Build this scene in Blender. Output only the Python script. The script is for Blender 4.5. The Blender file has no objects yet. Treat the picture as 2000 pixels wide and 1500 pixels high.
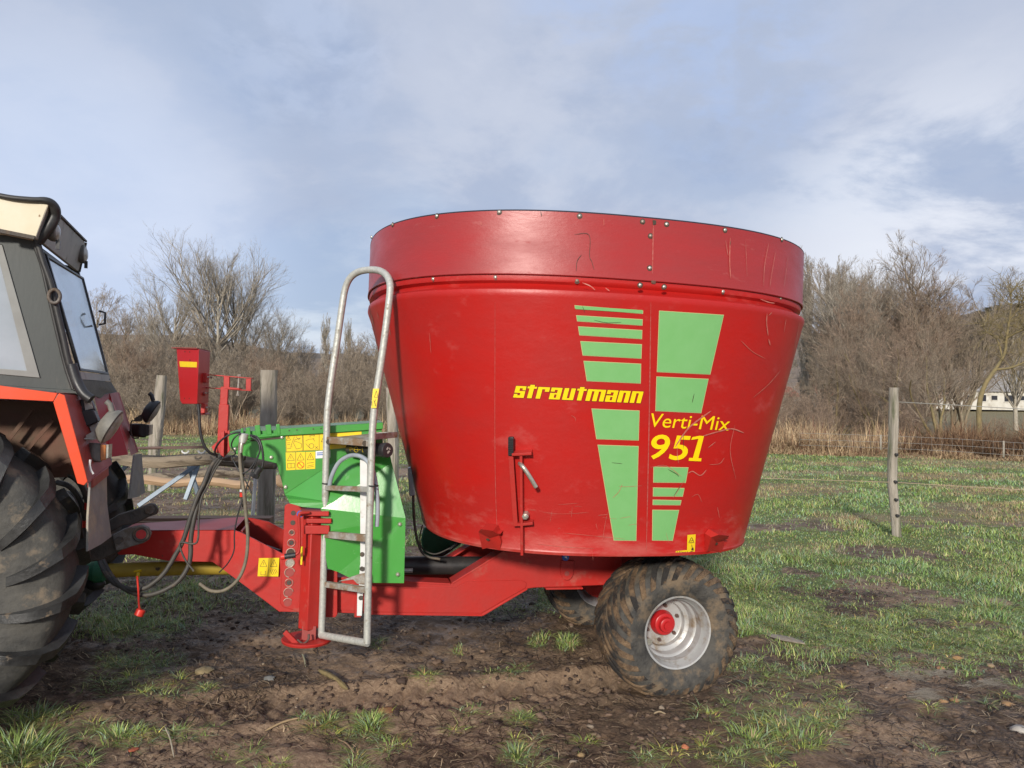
import bpy, bmesh, math, random
import numpy as np
from mathutils import Vector, Matrix
random.seed(7); rng = np.random.default_rng(7)
SC = bpy.context.scene; COL = SC.collection
# ------------------------------------------------------------------ camera
FPX = 1450.0; EYE = 1.8
_p = math.atan(30/FPX); _r = .014
_f = np.array([0, math.cos(_p), math.sin(_p)]); _u = np.array([0, -math.sin(_p), math.cos(_p)]); _x = np.array([1., 0, 0])
CR = math.cos(_r)*_x+math.sin(_r)*_u; CU = math.cos(_r)*_u-math.sin(_r)*_x; CF = _f
CP = np.array([0, 0, EYE])
cd = bpy.data.cameras.new('camera'); cam = bpy.data.objects.new('camera', cd); COL.objects.link(cam)
cd.sensor_width = 36; cd.lens = FPX/2000*36; cd.clip_start = .05; cd.clip_end = 3000
m = Matrix.Identity(4)
for i in range(3):
    m[i][0] = CR[i]; m[i][1] = CU[i]; m[i][2] = -CF[i]; m[i][3] = CP[i]
cam.matrix_world = m; SC.camera = cam
# ------------------------------------------------------------------ light, sky
SUN = Vector((-.19, -.92, .34)).normalized()
sl = bpy.data.lights.new('sun', 'SUN'); sl.energy = 2.7; sl.angle = math.radians(5.5); sl.color = (1, .93, .83)
so = bpy.data.objects.new('sun', sl); COL.objects.link(so); so.rotation_euler = SUN.to_track_quat('Z', 'Y').to_euler()
W = bpy.data.worlds.new('World'); SC.world = W; W.use_nodes = True
nt = W.node_tree; nt.nodes.clear(); N = nt.nodes.new; Lk = nt.links.new
out = N('ShaderNodeOutputWorld'); bg = N('ShaderNodeBackground'); Lk(bg.outputs[0], out.inputs[0])
sky = N('ShaderNodeTexSky'); sky.sky_type = 'NISHITA'; sky.sun_disc = False
sky.sun_elevation = math.asin(SUN.z); sky.sun_rotation = math.atan2(SUN.x, SUN.y); sky.dust_density = 1.0
skm = N('ShaderNodeVectorMath'); skm.operation = 'SCALE'; skm.inputs['Scale'].default_value = .12; Lk(sky.outputs[0], skm.inputs[0])
tc = N('ShaderNodeTexCoord'); sep = N('ShaderNodeSeparateXYZ'); Lk(tc.outputs['Generated'], sep.inputs[0])
def wm(op, a, b=None, clamp=False):
    n = N('ShaderNodeMath'); n.operation = op; n.use_clamp = clamp
    for i, v in enumerate((a, b)):
        if v is None: continue
        if hasattr(v, 'links'): Lk(v, n.inputs[i])
        else: n.inputs[i].default_value = v
    return n.outputs[0]
zz = wm('ADD', wm('ABSOLUTE', sep.outputs[2]), .35)
cmb = N('ShaderNodeCombineXYZ'); Lk(wm('DIVIDE', sep.outputs[0], zz), cmb.inputs[0]); Lk(wm('DIVIDE', sep.outputs[1], zz), cmb.inputs[1])
def wnoise(scale, detail, rough, off, dist=0.):
    mp = N('ShaderNodeMapping'); mp.inputs['Location'].default_value = off; mp.inputs['Scale'].default_value = (1, 1.1, 1); Lk(cmb.outputs[0], mp.inputs[0])
    n = N('ShaderNodeTexNoise'); n.inputs['Scale'].default_value = scale; n.inputs['Detail'].default_value = detail
    n.inputs['Roughness'].default_value = rough; n.inputs['Distortion'].default_value = dist; Lk(mp.outputs[0], n.inputs['Vector']); return n.outputs[0]
def wramp(fac, stops):
    n = N('ShaderNodeValToRGB'); cr = n.color_ramp
    while len(cr.elements) < len(stops): cr.elements.new(.5)
    for e, (p, c) in zip(cr.elements, stops): e.position = p; e.color = (*c, 1)
    cr.interpolation = 'EASE'; Lk(fac, n.inputs[0]); return n.outputs[0]
n1 = wnoise(.9, 7, .5, (3.1, 1.7, 0), .5); n2 = wnoise(2.3, 10, .6, (8.2, 4.4, 0), .25); n3 = wnoise(6.5, 10, .58, (1.2, 7.4, 0), .3)
nn = wm('ADD', wm('ADD', wm('MULTIPLY', n1, .48), wm('MULTIPLY', n2, .38)), wm('MULTIPLY', n3, .14))
cloud = wramp(nn, [(.38, (.255, .31, .435)), (.46, (.295, .345, .455)), (.54, (.34, .38, .475)), (.66, (.40, .43, .51))])
# brighter, whiter bank low over the horizon
low = wm('SUBTRACT', 1.0, wm('MULTIPLY', wm('ABSOLUTE', sep.outputs[2]), 2.6), True)
lowm = wm('MULTIPLY', wm('MULTIPLY', low, low), wramp(n2, [(.44, (0, 0, 0)), (.62, (1, 1, 1))]))
mixl = N('ShaderNodeMix'); mixl.data_type = 'RGBA'; Lk(wm('MULTIPLY', lowm, .55), mixl.inputs[0]); Lk(cloud, mixl.inputs[6]); mixl.inputs[7].default_value = (.66, .68, .72, 1)
gap = wm('SUBTRACT', 1.0, wramp(n1, [(.34, (0, 0, 0)), (.50, (1, 1, 1))]))
mixg = N('ShaderNodeMix'); mixg.data_type = 'RGBA'; Lk(wm('MULTIPLY', gap, .12), mixg.inputs[0]); Lk(mixl.outputs[2], mixg.inputs[6]); Lk(skm.outputs[0], mixg.inputs[7])
def spot(d, wdt, amt, col, src, tex=None):
    dv = Vector(d).normalized(); vm = N('ShaderNodeVectorMath'); vm.operation = 'DOT_PRODUCT'; Lk(tc.outputs['Generated'], vm.inputs[0]); vm.inputs[1].default_value = dv
    mr = N('ShaderNodeMapRange'); mr.interpolation_type = 'SMOOTHSTEP'; mr.inputs[1].default_value = 1-wdt; mr.inputs[2].default_value = 1.0; Lk(vm.outputs['Value'], mr.inputs[0])
    f = wm('MULTIPLY', mr.outputs[0], amt)
    if tex is not None: f = wm('MULTIPLY', f, tex)
    mx = N('ShaderNodeMix'); mx.data_type = 'RGBA'; Lk(wm('MINIMUM', f, 1.0), mx.inputs[0]); Lk(src, mx.inputs[6]); mx.inputs[7].default_value = (*col, 1); return mx.outputs[2]
tx = wramp(n3, [(.42, (0, 0, 0)), (.60, (1, 1, 1))]); tx2 = wramp(n2, [(.42, (0, 0, 0)), (.58, (1, 1, 1))])
c_ = mixg.outputs[2]
c_ = spot((.60, 1, .20), .035, .60, (.62, .64, .69), c_, tx2); c_ = spot((.0, 1, .36), .020, .2, (.52, .55, .62), c_, tx2); c_ = spot((-.62, 1, .18), .05, .5, (.48, .56, .72), c_)
c_ = spot((.30, 1, .46), .012, .4, (.28, .38, .60), c_, tx); c_ = spot((.12, 1, .56), .010, .4, (.28, .38, .60), c_, tx); c_ = spot((-.28, 1, .50), .012, .25, (.42, .48, .62), c_, tx)
Lk(c_, bg.inputs[0]); bg.inputs[1].default_value = 1.0
SC.view_settings.view_transform = 'Standard'; SC.view_settings.look = 'None'; SC.view_settings.exposure = .60; SC.view_settings.gamma = 1

# ------------------------------------------------------------------ frames and pixel helpers (authoring only: give real points in space)
def ray(px, py):
    d = CF+(px-1000)/FPX*CR-(py-750)/FPX*CU
    return d
def at(px, py, Y):
    d = ray(px, py); return CP+d*((Y-CP[1])/d[1])
def gnd(px, py, z=0.):
    d = ray(px, py); return CP+d*((z-EYE)/d[2])
def proj(P):
    d = np.asarray(P)-CP; z = d@CF
    z = np.where(np.abs(z) < 1e-3, 1e-3, z)
    return 1000+FPX*(d@CR)/z, 750-FPX*(d@CU)/z, z
class Fr:
    def __init__(s, O, yaw, tilt=0.):
        S = np.array([math.cos(yaw), math.sin(yaw), -tilt]); S /= np.linalg.norm(S)
        T = np.array([-math.sin(yaw), math.cos(yaw), 0]); Z = np.cross(S, T)
        s.O = np.array(O, float); s.B = np.stack([S, T, Z])
    def L(s, P): return s.B@(np.asarray(P)-s.O)
    def w(s, p): return s.O+np.asarray(p)@s.B
    def mat(s):
        m = Matrix.Identity(4)
        for i in range(3):
            for j in range(3): m[i][j] = s.B[j][i]
            m[i][3] = s.O[i]
        return m
    def _c(s, px, py, ax, v):
        o = s.L(CP); d = s.B@ray(px, py); return o+d*((v-o[ax])/d[ax])
    def t(s, px, py, t): return s._c(px, py, 1, t)
    def s_(s, px, py, v): return s._c(px, py, 0, v)
    def z(s, px, py, z): return s._c(px, py, 2, z)
    def Y(s, px, py, Y): return s.L(at(px, py, Y))

# ------------------------------------------------------------------ mesh builder
def nrm(v): v = np.asarray(v, float); return v/(np.linalg.norm(v)+1e-12)
def spline(pts, k=6):
    P = [np.asarray(p, float) for p in pts]
    if len(P) < 3: return P
    Q = [2*P[0]-P[1]]+P+[2*P[-1]-P[-2]]; o = []
    for i in range(1, len(Q)-2):
        a, b, c, d = Q[i-1:i+3]
        for j in range(k):
            t = j/k; o.append(.5*((2*b)+(-a+c)*t+(2*a-5*b+4*c-d)*t*t+(-a+3*b-3*c+d)*t**3))
    o.append(P[-1]); return o
class MB:
    def __init__(s): s.v = []; s.f = []
    def add(s, vs, fs):
        n = len(s.v); s.v += [tuple(map(float, v)) for v in vs]; s.f += [tuple(i+n for i in f) for f in fs]
    def box(s, c, h, ax=None):
        ax = np.eye(3) if ax is None else np.asarray(ax); c = np.asarray(c, float)
        vs = [c+sx*h[0]*ax[0]+sy*h[1]*ax[1]+sz*h[2]*ax[2] for sz in (-1, 1) for sy in (-1, 1) for sx in (-1, 1)]
        s.add(vs, [(0, 2, 3, 1), (4, 5, 7, 6), (0, 1, 5, 4), (2, 6, 7, 3), (0, 4, 6, 2), (1, 3, 7, 5)]); return s
    def bar(s, a, b, w, h, up=(0, 0, 1)):
        a = np.asarray(a, float); b = np.asarray(b, float); d = nrm(b-a); sd = nrm(np.cross(d, up)); u = np.cross(sd, d)
        s.box((a+b)/2, (np.linalg.norm(b-a)/2, w/2, h/2), (d, sd, u)); return s
    def tube(s, pts, r, n=10, caps=True):
        P = [np.asarray(p, float) for p in pts]; m = len(P); R = [r]*m if np.isscalar(r) else list(r)
        T = [nrm(P[min(i+1, m-1)]-P[max(i-1, 0)]) for i in range(m)]
        u = nrm(np.cross(T[0], (0, 0, 1) if abs(T[0][2]) < .9 else (1, 0, 0))); vs = []
        for i in range(m):
            u = nrm(u-T[i]*(u@T[i])); w = np.cross(T[i], u)
            for k in range(n):
                a = 2*math.pi*k/n; vs.append(P[i]+R[i]*(math.cos(a)*u+math.sin(a)*w))
        fs = [(i*n+k, i*n+(k+1) % n, (i+1)*n+(k+1) % n, (i+1)*n+k) for i in range(m-1) for k in range(n)]
        if caps: fs += [tuple(range(n))[::-1], tuple((m-1)*n+k for k in range(n))]
        s.add(vs, fs); return s
    def prism(s, pts, off):
        P = [np.asarray(p, float) for p in pts]; n = len(P); off = np.asarray(off, float)
        s.add(P+[p+off for p in P], [tuple(range(n)), tuple(range(2*n-1, n-1, -1))]+[(i, i+n, (i+1) % n+n, (i+1) % n) for i in range(n)]); return s
    def lathe(s, prof, c=(0, 0, 0), ax='y', n=48, closed=False):
        # prof: (axial, radius)
        vs = []
        for a, r in prof:
            for k in range(n):
                t = 2*math.pi*k/n; x, z = r*math.cos(t), r*math.sin(t)
                vs.append({'y': (c[0]+x, c[1]+a, c[2]+z), 'z': (c[0]+x, c[1]+z, c[2]+a), 'x': (c[0]+a, c[1]+x, c[2]+z)}[ax])
        m = len(prof); fs = [(i*n+k, i*n+(k+1) % n, (i+1)*n+(k+1) % n, (i+1)*n+k) for i in range(m-1) for k in range(n)]
        if closed: fs += [((m-1)*n+k, (m-1)*n+(k+1) % n, (k+1) % n, k) for k in range(n)]
        s.add(vs, fs); return s
    def ball(s, c, r, n=8, sc=(1, 1, 1)):
        pr = [(-r*math.cos(math.pi*i/n), max(r*math.sin(math.pi*i/n), 1e-4)) for i in range(n+1)]; k = len(s.v)
        s.lathe(pr, (0, 0, 0), 'z', n*2)
        for i in range(k, len(s.v)): v = s.v[i]; s.v[i] = (c[0]+v[0]*sc[0], c[1]+v[1]*sc[1], c[2]+v[2]*sc[2])
        return s
    def xf(s, fn, k=0):
        for i in range(k, len(s.v)): s.v[i] = tuple(map(float, fn(np.array(s.v[i]))))
        return s
    def build(s, name, mat, parent=None, bevel=0, smooth=35, loc=None, label=None, fix=True):
        me = bpy.data.meshes.new(name); me.from_pydata(s.v, [], s.f)
        if fix:
            b = bmesh.new(); b.from_mesh(me); bmesh.ops.recalc_face_normals(b, faces=b.faces); b.to_mesh(me); b.free()
        me.materials.append(mat)
        if smooth: me.shade_smooth(); me.set_sharp_from_angle(angle=math.radians(smooth))
        o = bpy.data.objects.new(name, me); COL.objects.link(o)
        if parent: o.parent = parent
        if loc is not None: o.location = loc
        if bevel:
            md = o.modifiers.new('b', 'BEVEL'); md.width = bevel; md.segments = 2; md.limit_method = 'ANGLE'; md.angle_limit = math.radians(40); md.harden_normals = False
        if label: o['label'] = label
        return o
def tag(o, label=None, cat=None, group=None, kind=None):
    if label: o['label'] = label
    if cat: o['category'] = cat
    if group: o['group'] = group
    if kind: o['kind'] = kind
    return o
def empty(name, mat, label, cat, group=None):
    o = bpy.data.objects.new(name, None); COL.objects.link(o); o.matrix_world = mat; o.empty_display_size = .1
    return tag(o, label, cat, group)
def fastmesh(name, V, Q, mat, color=None, smooth=True, parent=None):
    me = bpy.data.meshes.new(name); V = np.asarray(V, np.float32); Q = np.asarray(Q, np.int32); k = Q.shape[1]
    me.vertices.add(len(V)); me.vertices.foreach_set('co', V.ravel())
    me.loops.add(Q.size); me.loops.foreach_set('vertex_index', Q.ravel())
    me.polygons.add(len(Q)); me.polygons.foreach_set('loop_start', np.arange(0, Q.size, k, dtype=np.int32))
    if color is not None:
        a = me.color_attributes.new('col', 'FLOAT_COLOR', 'POINT'); c = np.ones((len(V), 4), np.float32); c[:, :3] = color; a.data.foreach_set('color', c.ravel())
    me.update(calc_edges=True)
    if smooth: me.shade_smooth()
    me.materials.append(mat); o = bpy.data.objects.new(name, me); COL.objects.link(o)
    if parent: o.parent = parent
    return o

# ------------------------------------------------------------------ materials
def lin(*c): return tuple(((v/255+.055)/1.055)**2.4 if v > 10 else v/255/12.92 for v in c)
def M(name, c1, c2=None, sc=6., rough=.5, r2=None, metal=0., bump=0., bsc=40., dirt=None, dsc=5., dth=(.55, .7), coat=0., stretch=(1, 1, 1), spec=.5, det=6, bdist=.01):
    mt = bpy.data.materials.new(name); mt.use_nodes = True; t = mt.node_tree; n = t.nodes; l = t.links.new
    b = n['Principled BSDF']; tc = n.new('ShaderNodeTexCoord'); mp = n.new('ShaderNodeMapping'); mp.inputs['Scale'].default_value = stretch; l(tc.outputs['Object'], mp.inputs[0])
    def noise(s, d=det, r=.6):
        x = n.new('ShaderNodeTexNoise'); x.inputs['Scale'].default_value = s; x.inputs['Detail'].default_value = d; x.inputs['Roughness'].default_value = r; l(mp.outputs[0], x.inputs['Vector']); return x.outputs[0]
    def rmp(f, a, bb, ca, cb):
        x = n.new('ShaderNodeMapRange'); x.inputs[1].default_value = a; x.inputs[2].default_value = bb; x.inputs[3].default_value = ca; x.inputs[4].default_value = cb; l(f, x.inputs[0]); return x.outputs[0]
    def mix(f, a, bb):
        x = n.new('ShaderNodeMix'); x.data_type = 'RGBA'
        for i, v in ((0, f), (6, a), (7, bb)):
            if hasattr(v, 'links'): l(v, x.inputs[i])
            else: x.inputs[i].default_value = v if i == 0 else (*v, 1)
        return x.outputs[2]
    col = c1; nz = noise(sc); f = rmp(nz, .32, .68, 0, 1); rg = rough
    if c2: col = mix(f, c1, c2)
    if r2 is not None: rg = rmp(nz, .3, .7, rough, r2)
    if dirt:
        dn = rmp(noise(dsc, 8, .65), dth[0], dth[1], 0, 1); col = mix(dn, col, dirt)
        x = n.new('ShaderNodeMix'); l(dn, x.inputs[0])
        if hasattr(rg, 'links'): l(rg, x.inputs[2])
        else: x.inputs[2].default_value = rg
        x.inputs[3].default_value = .85; rg = x.outputs[0]
    if hasattr(col, 'links'): l(col, b.inputs['Base Color'])
    else: b.inputs['Base Color'].default_value = (*col, 1)
    if hasattr(rg, 'links'): l(rg, b.inputs['Roughness'])
    else: b.inputs['Roughness'].default_value = rg
    b.inputs['Metallic'].default_value = metal; b.inputs['Coat Weight'].default_value = coat; b.inputs['Coat Roughness'].default_value = .15; b.inputs['Specular IOR Level'].default_value = spec
    if bump:
        bp = n.new('ShaderNodeBump'); bp.inputs['Strength'].default_value = bump; bp.inputs['Distance'].default_value = bdist; l(noise(bsc, 6, .65), bp.inputs['Height']); l(bp.outputs[0], b.inputs['Normal'])
    return mt
RED = (.44, .014, .010)
m_tub = M('tub_red_paint', (.45, .011, .008), (.38, .014, .011), 2.2, .34, .50, bump=.22, bsc=3.2, stretch=(1, 1, 1.5), dirt=(.50, .10, .085), dsc=3.2, dth=(.60, .95), bdist=.02, spec=.45)
m_ring = M('faded_red_paint', (.35, .022, .021), (.29, .026, .026), 1.7, .33, .5, bump=.10, bsc=14, stretch=(1, 1, 3), dirt=(.42, .13, .12), dsc=5, dth=(.62, .9), bdist=.02)
m_frame = M('chassis_red_paint', (.46, .020, .014), (.38, .022, .016), 5, .42, .6, bump=.15, bsc=30, dirt=(.36, .12, .085), dsc=7, dth=(.58, .85))
m_boxred = M('bright_red_paint', (.48, .014, .016), (.42, .014, .016), 4, .35, .45, bump=.05, bsc=60)
m_inner = M('worn_tub_inside', (.16, .13, .11), (.10, .05, .04), 5, .7)
m_rim_dark = M('dark_rubber_edge', (.03, .03, .045), None, 5, .6)
m_green = M('green_paint', (.055, .30, .045), (.05, .26, .04), 3, .30, .38, coat=.5, bump=.05, bsc=30, dirt=(.12, .30, .10), dsc=14, dth=(.6, .8))
m_greeng = M('glossy_green_guard', (.06, .31, .05), (.055, .28, .045), 3, .20, .27, coat=.3, bump=.05, bsc=30, dirt=(.12, .30, .10), dsc=16, dth=(.62, .8))
m_dgreen = M('dark_green_rubber', (.02, .16, .075), (.015, .12, .06), 8, .6, bump=.2, bsc=60)
m_decal = M('pale_green_decal', (.17, .43, .14), (.19, .45, .16), 9, .5, dirt=(.30, .46, .20), dsc=20, dth=(.66, .8))
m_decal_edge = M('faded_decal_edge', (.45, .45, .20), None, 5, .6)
m_yel = M('yellow_decal', (.90, .66, .0), (.86, .60, .0), 20, .45)
m_youtline = M('brownish_decal_edge', (.20, .03, .01), None, 5, .6)
m_stk = M('yellow_sticker', (.86, .62, .01), (.80, .56, .02), 25, .4)
m_ink = M('black_ink', (.05, .035, .02), None, 5, .6)
m_inkred = M('red_ink', (.6, .06, .02), None, 5, .6)
m_white = M('white_paint', (.72, .72, .70), (.6, .6, .58), 12, .5, dirt=(.25, .2, .14), dsc=8, dth=(.62, .75))
m_paper = M('white_label', (.75, .76, .78), None, 5, .5)
m_blue = M('blue_sticker', (.03, .12, .45), None, 5, .4)
m_galv = M('galvanised_steel', (.56, .56, .50), (.38, .39, .36), 60, .42, .6, metal=.3, bump=.2, bsc=120, dirt=(.22, .17, .10), dsc=16, dth=(.58, .72), bdist=.003)
m_galv2 = M('worn_galvanised_channel', (.42, .42, .38), (.26, .25, .22), 30, .5, .7, metal=.15, bump=.25, bsc=70, dirt=(.22, .145, .085), dsc=12, dth=(.42, .58), bdist=.004)
m_zinc = M('zinc_bolt', (.62, .60, .52), (.45, .42, .35), 90, .35, metal=.7)
m_stain = M('stained_bolt', (.36, .30, .24), (.22, .17, .13), 90, .5, metal=.5)
m_rim = M('silver_wheel_paint', (.46, .46, .45), (.38, .38, .37), 12, .38, .5, metal=.25, dirt=(.24, .18, .12), dsc=8, dth=(.52, .68))
m_black = M('black_plastic', (.018, .018, .02), (.03, .03, .03), 20, .38, .5, bump=.1, bsc=80)
m_shaft = M('black_shaft_cover', (.02, .02, .022), (.035, .03, .028), 12, .35, .55, dirt=(.12, .09, .06), dsc=18, dth=(.62, .75))
m_hosed = M('dark_hose_rubber', (.022, .022, .022), (.04, .038, .035), 30, .4, .55)
m_hose = M('black_hose_rubber', (.035, .033, .03), (.07, .062, .05), 30, .5, .65, dirt=(.16, .125, .085), dsc=14, dth=(.55, .7))
m_tanhose = M('muddy_tan_hose', (.22, .19, .13), (.12, .10, .075), 25, .7)
m_greyhose = M('grey_plastic_tube', (.36, .40, .44), (.28, .31, .35), 20, .3, coat=.4)
m_rubber = M('tyre_rubber_grey', (.030, .029, .027), (.085, .078, .066), 16, .6, .85, bump=.8, bsc=55, dirt=(.17, .125, .08), dsc=6, dth=(.50, .62))
m_tread = M('mud_caked_tread', (.23, .15, .082), (.10, .062, .036), 26, .8, .6, bump=1., bsc=60, dirt=(.026, .023, .021), dsc=5, dth=(.47, .56), bdist=.02)
m_ttyre = M('tractor_tyre_rubber', (.016, .016, .016), (.048, .048, .046), 7, .28, .5, bump=.35, bsc=40, dirt=(.17, .125, .08), dsc=9, dth=(.63, .70))
m_ttyre_side = M('tractor_tyre_dusty_sidewall', (.028, .028, .026), (.085, .080, .068), 7, .6, .75, bump=.6, bsc=25, dirt=(.19, .15, .105), dsc=6, dth=(.56, .66))
m_iron = M('greasy_cast_iron', (.055, .048, .042), (.11, .09, .072), 14, .55, .75, bump=.5, bsc=50, metal=.3, dirt=(.17, .12, .08), dsc=9, dth=(.56, .7))
m_eye = M('worn_link_steel', (.21, .19, .17), (.12, .105, .09), 16, .5, .7, bump=.4, bsc=60, metal=.4, dirt=(.12, .08, .05), dsc=10, dth=(.52, .66))
m_ptoy = M('dirty_yellow_shield', (.42, .30, .03), (.34, .24, .03), 8, .5, .7, dirt=(.06, .045, .03), dsc=10, dth=(.62, .68))
m_torange = M('orange_tractor_paint', (.80, .075, .018), (.68, .07, .02), 6, .3, .4, coat=.2, bump=.05, bsc=20, dirt=(.30, .10, .05), dsc=14, dth=(.64, .75))
m_tred = M('faded_tractor_red', (.34, .055, .045), (.28, .06, .052), 5, .45, .6, bump=.1, bsc=30, dirt=(.20, .12, .09), dsc=9, dth=(.60, .74))
m_under = M('muddy_fender_inside', (.16, .06, .04), (.13, .085, .055), 3.5, .8, bump=.4, bsc=25, dirt=(.10, .07, .045), dsc=4, dth=(.45, .65))
m_cream = M('cream_cab_roof', (.66, .56, .38), (.72, .66, .50), 4, .5, .6, bump=.12, bsc=12, dirt=(.25, .15, .08), dsc=24, dth=(.66, .72))
m_creamdk = M('grey_beige_roof_rear', (.36, .34, .29), (.28, .27, .24), 6, .55, dirt=(.14, .12, .09), dsc=12, dth=(.6, .75))
m_cab = M('dark_grey_cab_paint', (.040, .047, .045), (.062, .070, .066), 4, .45, .6, bump=.06, bsc=60, stretch=(1, 1, .3), dirt=(.16, .15, .13), dsc=6, dth=(.62, .8))
m_cabfr = M('grey_window_frame', (.24, .245, .23), (.20, .20, .185), 8, .5)
m_mflap = M('grey_mudflap_rubber', (.30, .29, .265), (.22, .21, .19), 8, .65, bump=.3, bsc=20, dirt=(.46, .38, .26), dsc=5, dth=(.5, .7))
m_lens = M('dusty_lamp_lens', (.42, .42, .38), (.32, .30, .25), 30, .35, coat=.5, dirt=(.3, .25, .18), dsc=30, dth=(.5, .7))
m_amber = M('amber_lens', (.60, .20, .05), (.48, .17, .05), 20, .35, coat=.3)
m_dust = M('dusty_grey_plastic', (.12, .118, .105), (.20, .19, .16), 20, .6, bump=.2, bsc=40)
def glassmat(name, col, rough=.05, alpha=.5):
    mt = bpy.data.materials.new(name); mt.use_nodes = True; t = mt.node_tree; b = t.nodes['Principled BSDF']
    b.inputs['Base Color'].default_value = (*col, 1); b.inputs['Roughness'].default_value = rough; b.inputs['Specular IOR Level'].default_value = 1.0; b.inputs['Coat Weight'].default_value = 1.0; b.inputs['Coat Roughness'].default_value = .04
    tr = t.nodes.new('ShaderNodeBsdfTransparent'); tr.inputs[0].default_value = (.8, .86, .86, 1); mx = t.nodes.new('ShaderNodeMixShader')
    nz = t.nodes.new('ShaderNodeTexNoise'); nz.inputs['Scale'].default_value = 3; nz.inputs['Detail'].default_value = 8
    mr = t.nodes.new('ShaderNodeMapRange'); mr.inputs[1].default_value = .3; mr.inputs[2].default_value = .8; mr.inputs[3].default_value = 1-alpha; mr.inputs[4].default_value = min(1, 1.25-alpha)
    t.links.new(nz.outputs[0], mr.inputs[0]); t.links.new(mr.outputs[0], mx.inputs[0]); t.links.new(tr.outputs[0], mx.inputs[1]); t.links.new(b.outputs[0], mx.inputs[2])
    t.links.new(mx.outputs[0], t.nodes['Material Output'].inputs[0]); return mt
m_glass = glassmat('dusty_glass_painted_sky', (.42, .46, .50), .08, .30)  # base colour lightened to paint the bright reflected sky into the panes
m_wood = M('weathered_grey_wood', (.42, .375, .31), (.24, .21, .165), 14, .85, bump=1., bsc=22, stretch=(1, 1, .12), dirt=(.09, .10, .05), dsc=9, dth=(.52, .66), bdist=.03)
m_wood2 = M('pale_barked_log', (.34, .27, .19), (.15, .12, .085), 9, .85, bump=1., bsc=24, stretch=(.12, 1, 1), dirt=(.07, .05, .035), dsc=9, dth=(.55, .62), bdist=.03)
m_wood3 = M('fresh_stripped_pole', (.46, .31, .18), (.36, .24, .15), 9, .8, bump=.5, bsc=24, stretch=(.2, 1, 1))
m_plank = M('brown_timber', (.24, .15, .10), (.17, .11, .075), 9, .8, bump=.4, bsc=20, stretch=(.1, 1, 1))
m_bluest = M('blue_grey_steel', (.24, .30, .36), (.17, .21, .26), 15, .5, metal=.2)
m_rust = M('rusty_brown_pipe', (.13, .075, .06), (.09, .055, .045), 15, .7)
m_wire = M('fence_wire', (.36, .34, .30), None, 5, .5, metal=.4)
m_cord = M('tan_fence_cord', (.42, .32, .22), None, 5, .7)
m_plred = M('red_plastic', (.62, .035, .02), None, 5, .4)

def scuff(mt, z1, z2, col):
    # pale scuffing and dried feed rubbed onto the foot of the tub
    t = mt.node_tree; n = t.nodes; l = t.links.new; b = n['Principled BSDF']; src = b.inputs['Base Color'].links[0].from_socket; tc = n.new('ShaderNodeTexCoord'); sp = n.new('ShaderNodeSeparateXYZ'); l(tc.outputs['Object'], sp.inputs[0])
    mp = n.new('ShaderNodeMapping'); mp.inputs['Scale'].default_value = (1, 1, 2.6); l(tc.outputs['Object'], mp.inputs[0]); nz = n.new('ShaderNodeTexNoise'); nz.inputs['Scale'].default_value = 3.4; nz.inputs['Detail'].default_value = 12; nz.inputs['Roughness'].default_value = .68; l(mp.outputs[0], nz.inputs[0])
    mz = n.new('ShaderNodeMapRange'); [setattr(mz.inputs[i+1], 'default_value', v) for i, v in enumerate((z1, z2, .22, -.12))]; l(sp.outputs[2], mz.inputs[0]); ad = n.new('ShaderNodeMath'); ad.operation = 'ADD'; l(nz.outputs[0], ad.inputs[0]); l(mz.outputs[0], ad.inputs[1])
    mr = n.new('ShaderNodeMapRange'); [setattr(mr.inputs[i+1], 'default_value', v) for i, v in enumerate((.62, .84, 0, .55))]; l(ad.outputs[0], mr.inputs[0]); mx = n.new('ShaderNodeMix'); mx.data_type = 'RGBA'; l(mr.outputs[0], mx.inputs[0]); l(src, mx.inputs[6]); mx.inputs[7].default_value = (*col, 1); l(mx.outputs[2], b.inputs['Base Color'])
scuff(m_tub, .9, 1.35, (.47, .13, .105))
# ================================================================== feed mixer wagon
MF = Fr((.403, 5.472, 0), math.radians(12), .026)
wagon = empty('feed_mixer_wagon', MF.mat(), 'red single-axle feed mixer wagon with tapered oval tub and pale green bar decals', 'feed mixer wagon')
NE = 2.48
PZ = [.889, 2.37]; PA = [1.112, 1.506]; PB = [1.13, 1.435]; PC = [.057, 0.]
def oval(a, b, c, z, th):
    cc, s = math.cos(th), math.sin(th)
    return (c+a*math.copysign(abs(cc)**(2/NE), cc), b*math.copysign(abs(s)**(2/NE), s), z)
def wall(z, o=0.): return np.interp(z, PZ, PA)+o, np.interp(z, PZ, PB)+o, np.interp(z, PZ, PC)
def loft(mb, prof, n=160):
    k = len(mb.v)
    for (z, a, b, c) in prof:
        for i in range(n): mb.v.append(oval(a, b, c, z, 2*math.pi*i/n))
    for j in range(len(prof)-1):
        for i in range(n): mb.f.append((k+j*n+i, k+j*n+(i+1) % n, k+(j+1)*n+(i+1) % n, k+(j+1)*n+i))
    return mb
def wp(z, o=0.): a, b, c = wall(z, o); return (z, a, b, c)
SA, SB = 1.500, 1.376     # strip above the bead
RA, RB = 1.512, 1.388     # extension ring
tb = MB()
prof = [wp(.91, -.05), wp(.889, -.012), wp(.889, .004), wp(.905, .006), wp(.915, 0)]+[wp(z) for z in (1.1, 1.4, 1.8, 2.1, 2.3)]
A2, B2 = PA[1], PB[1]
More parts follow.
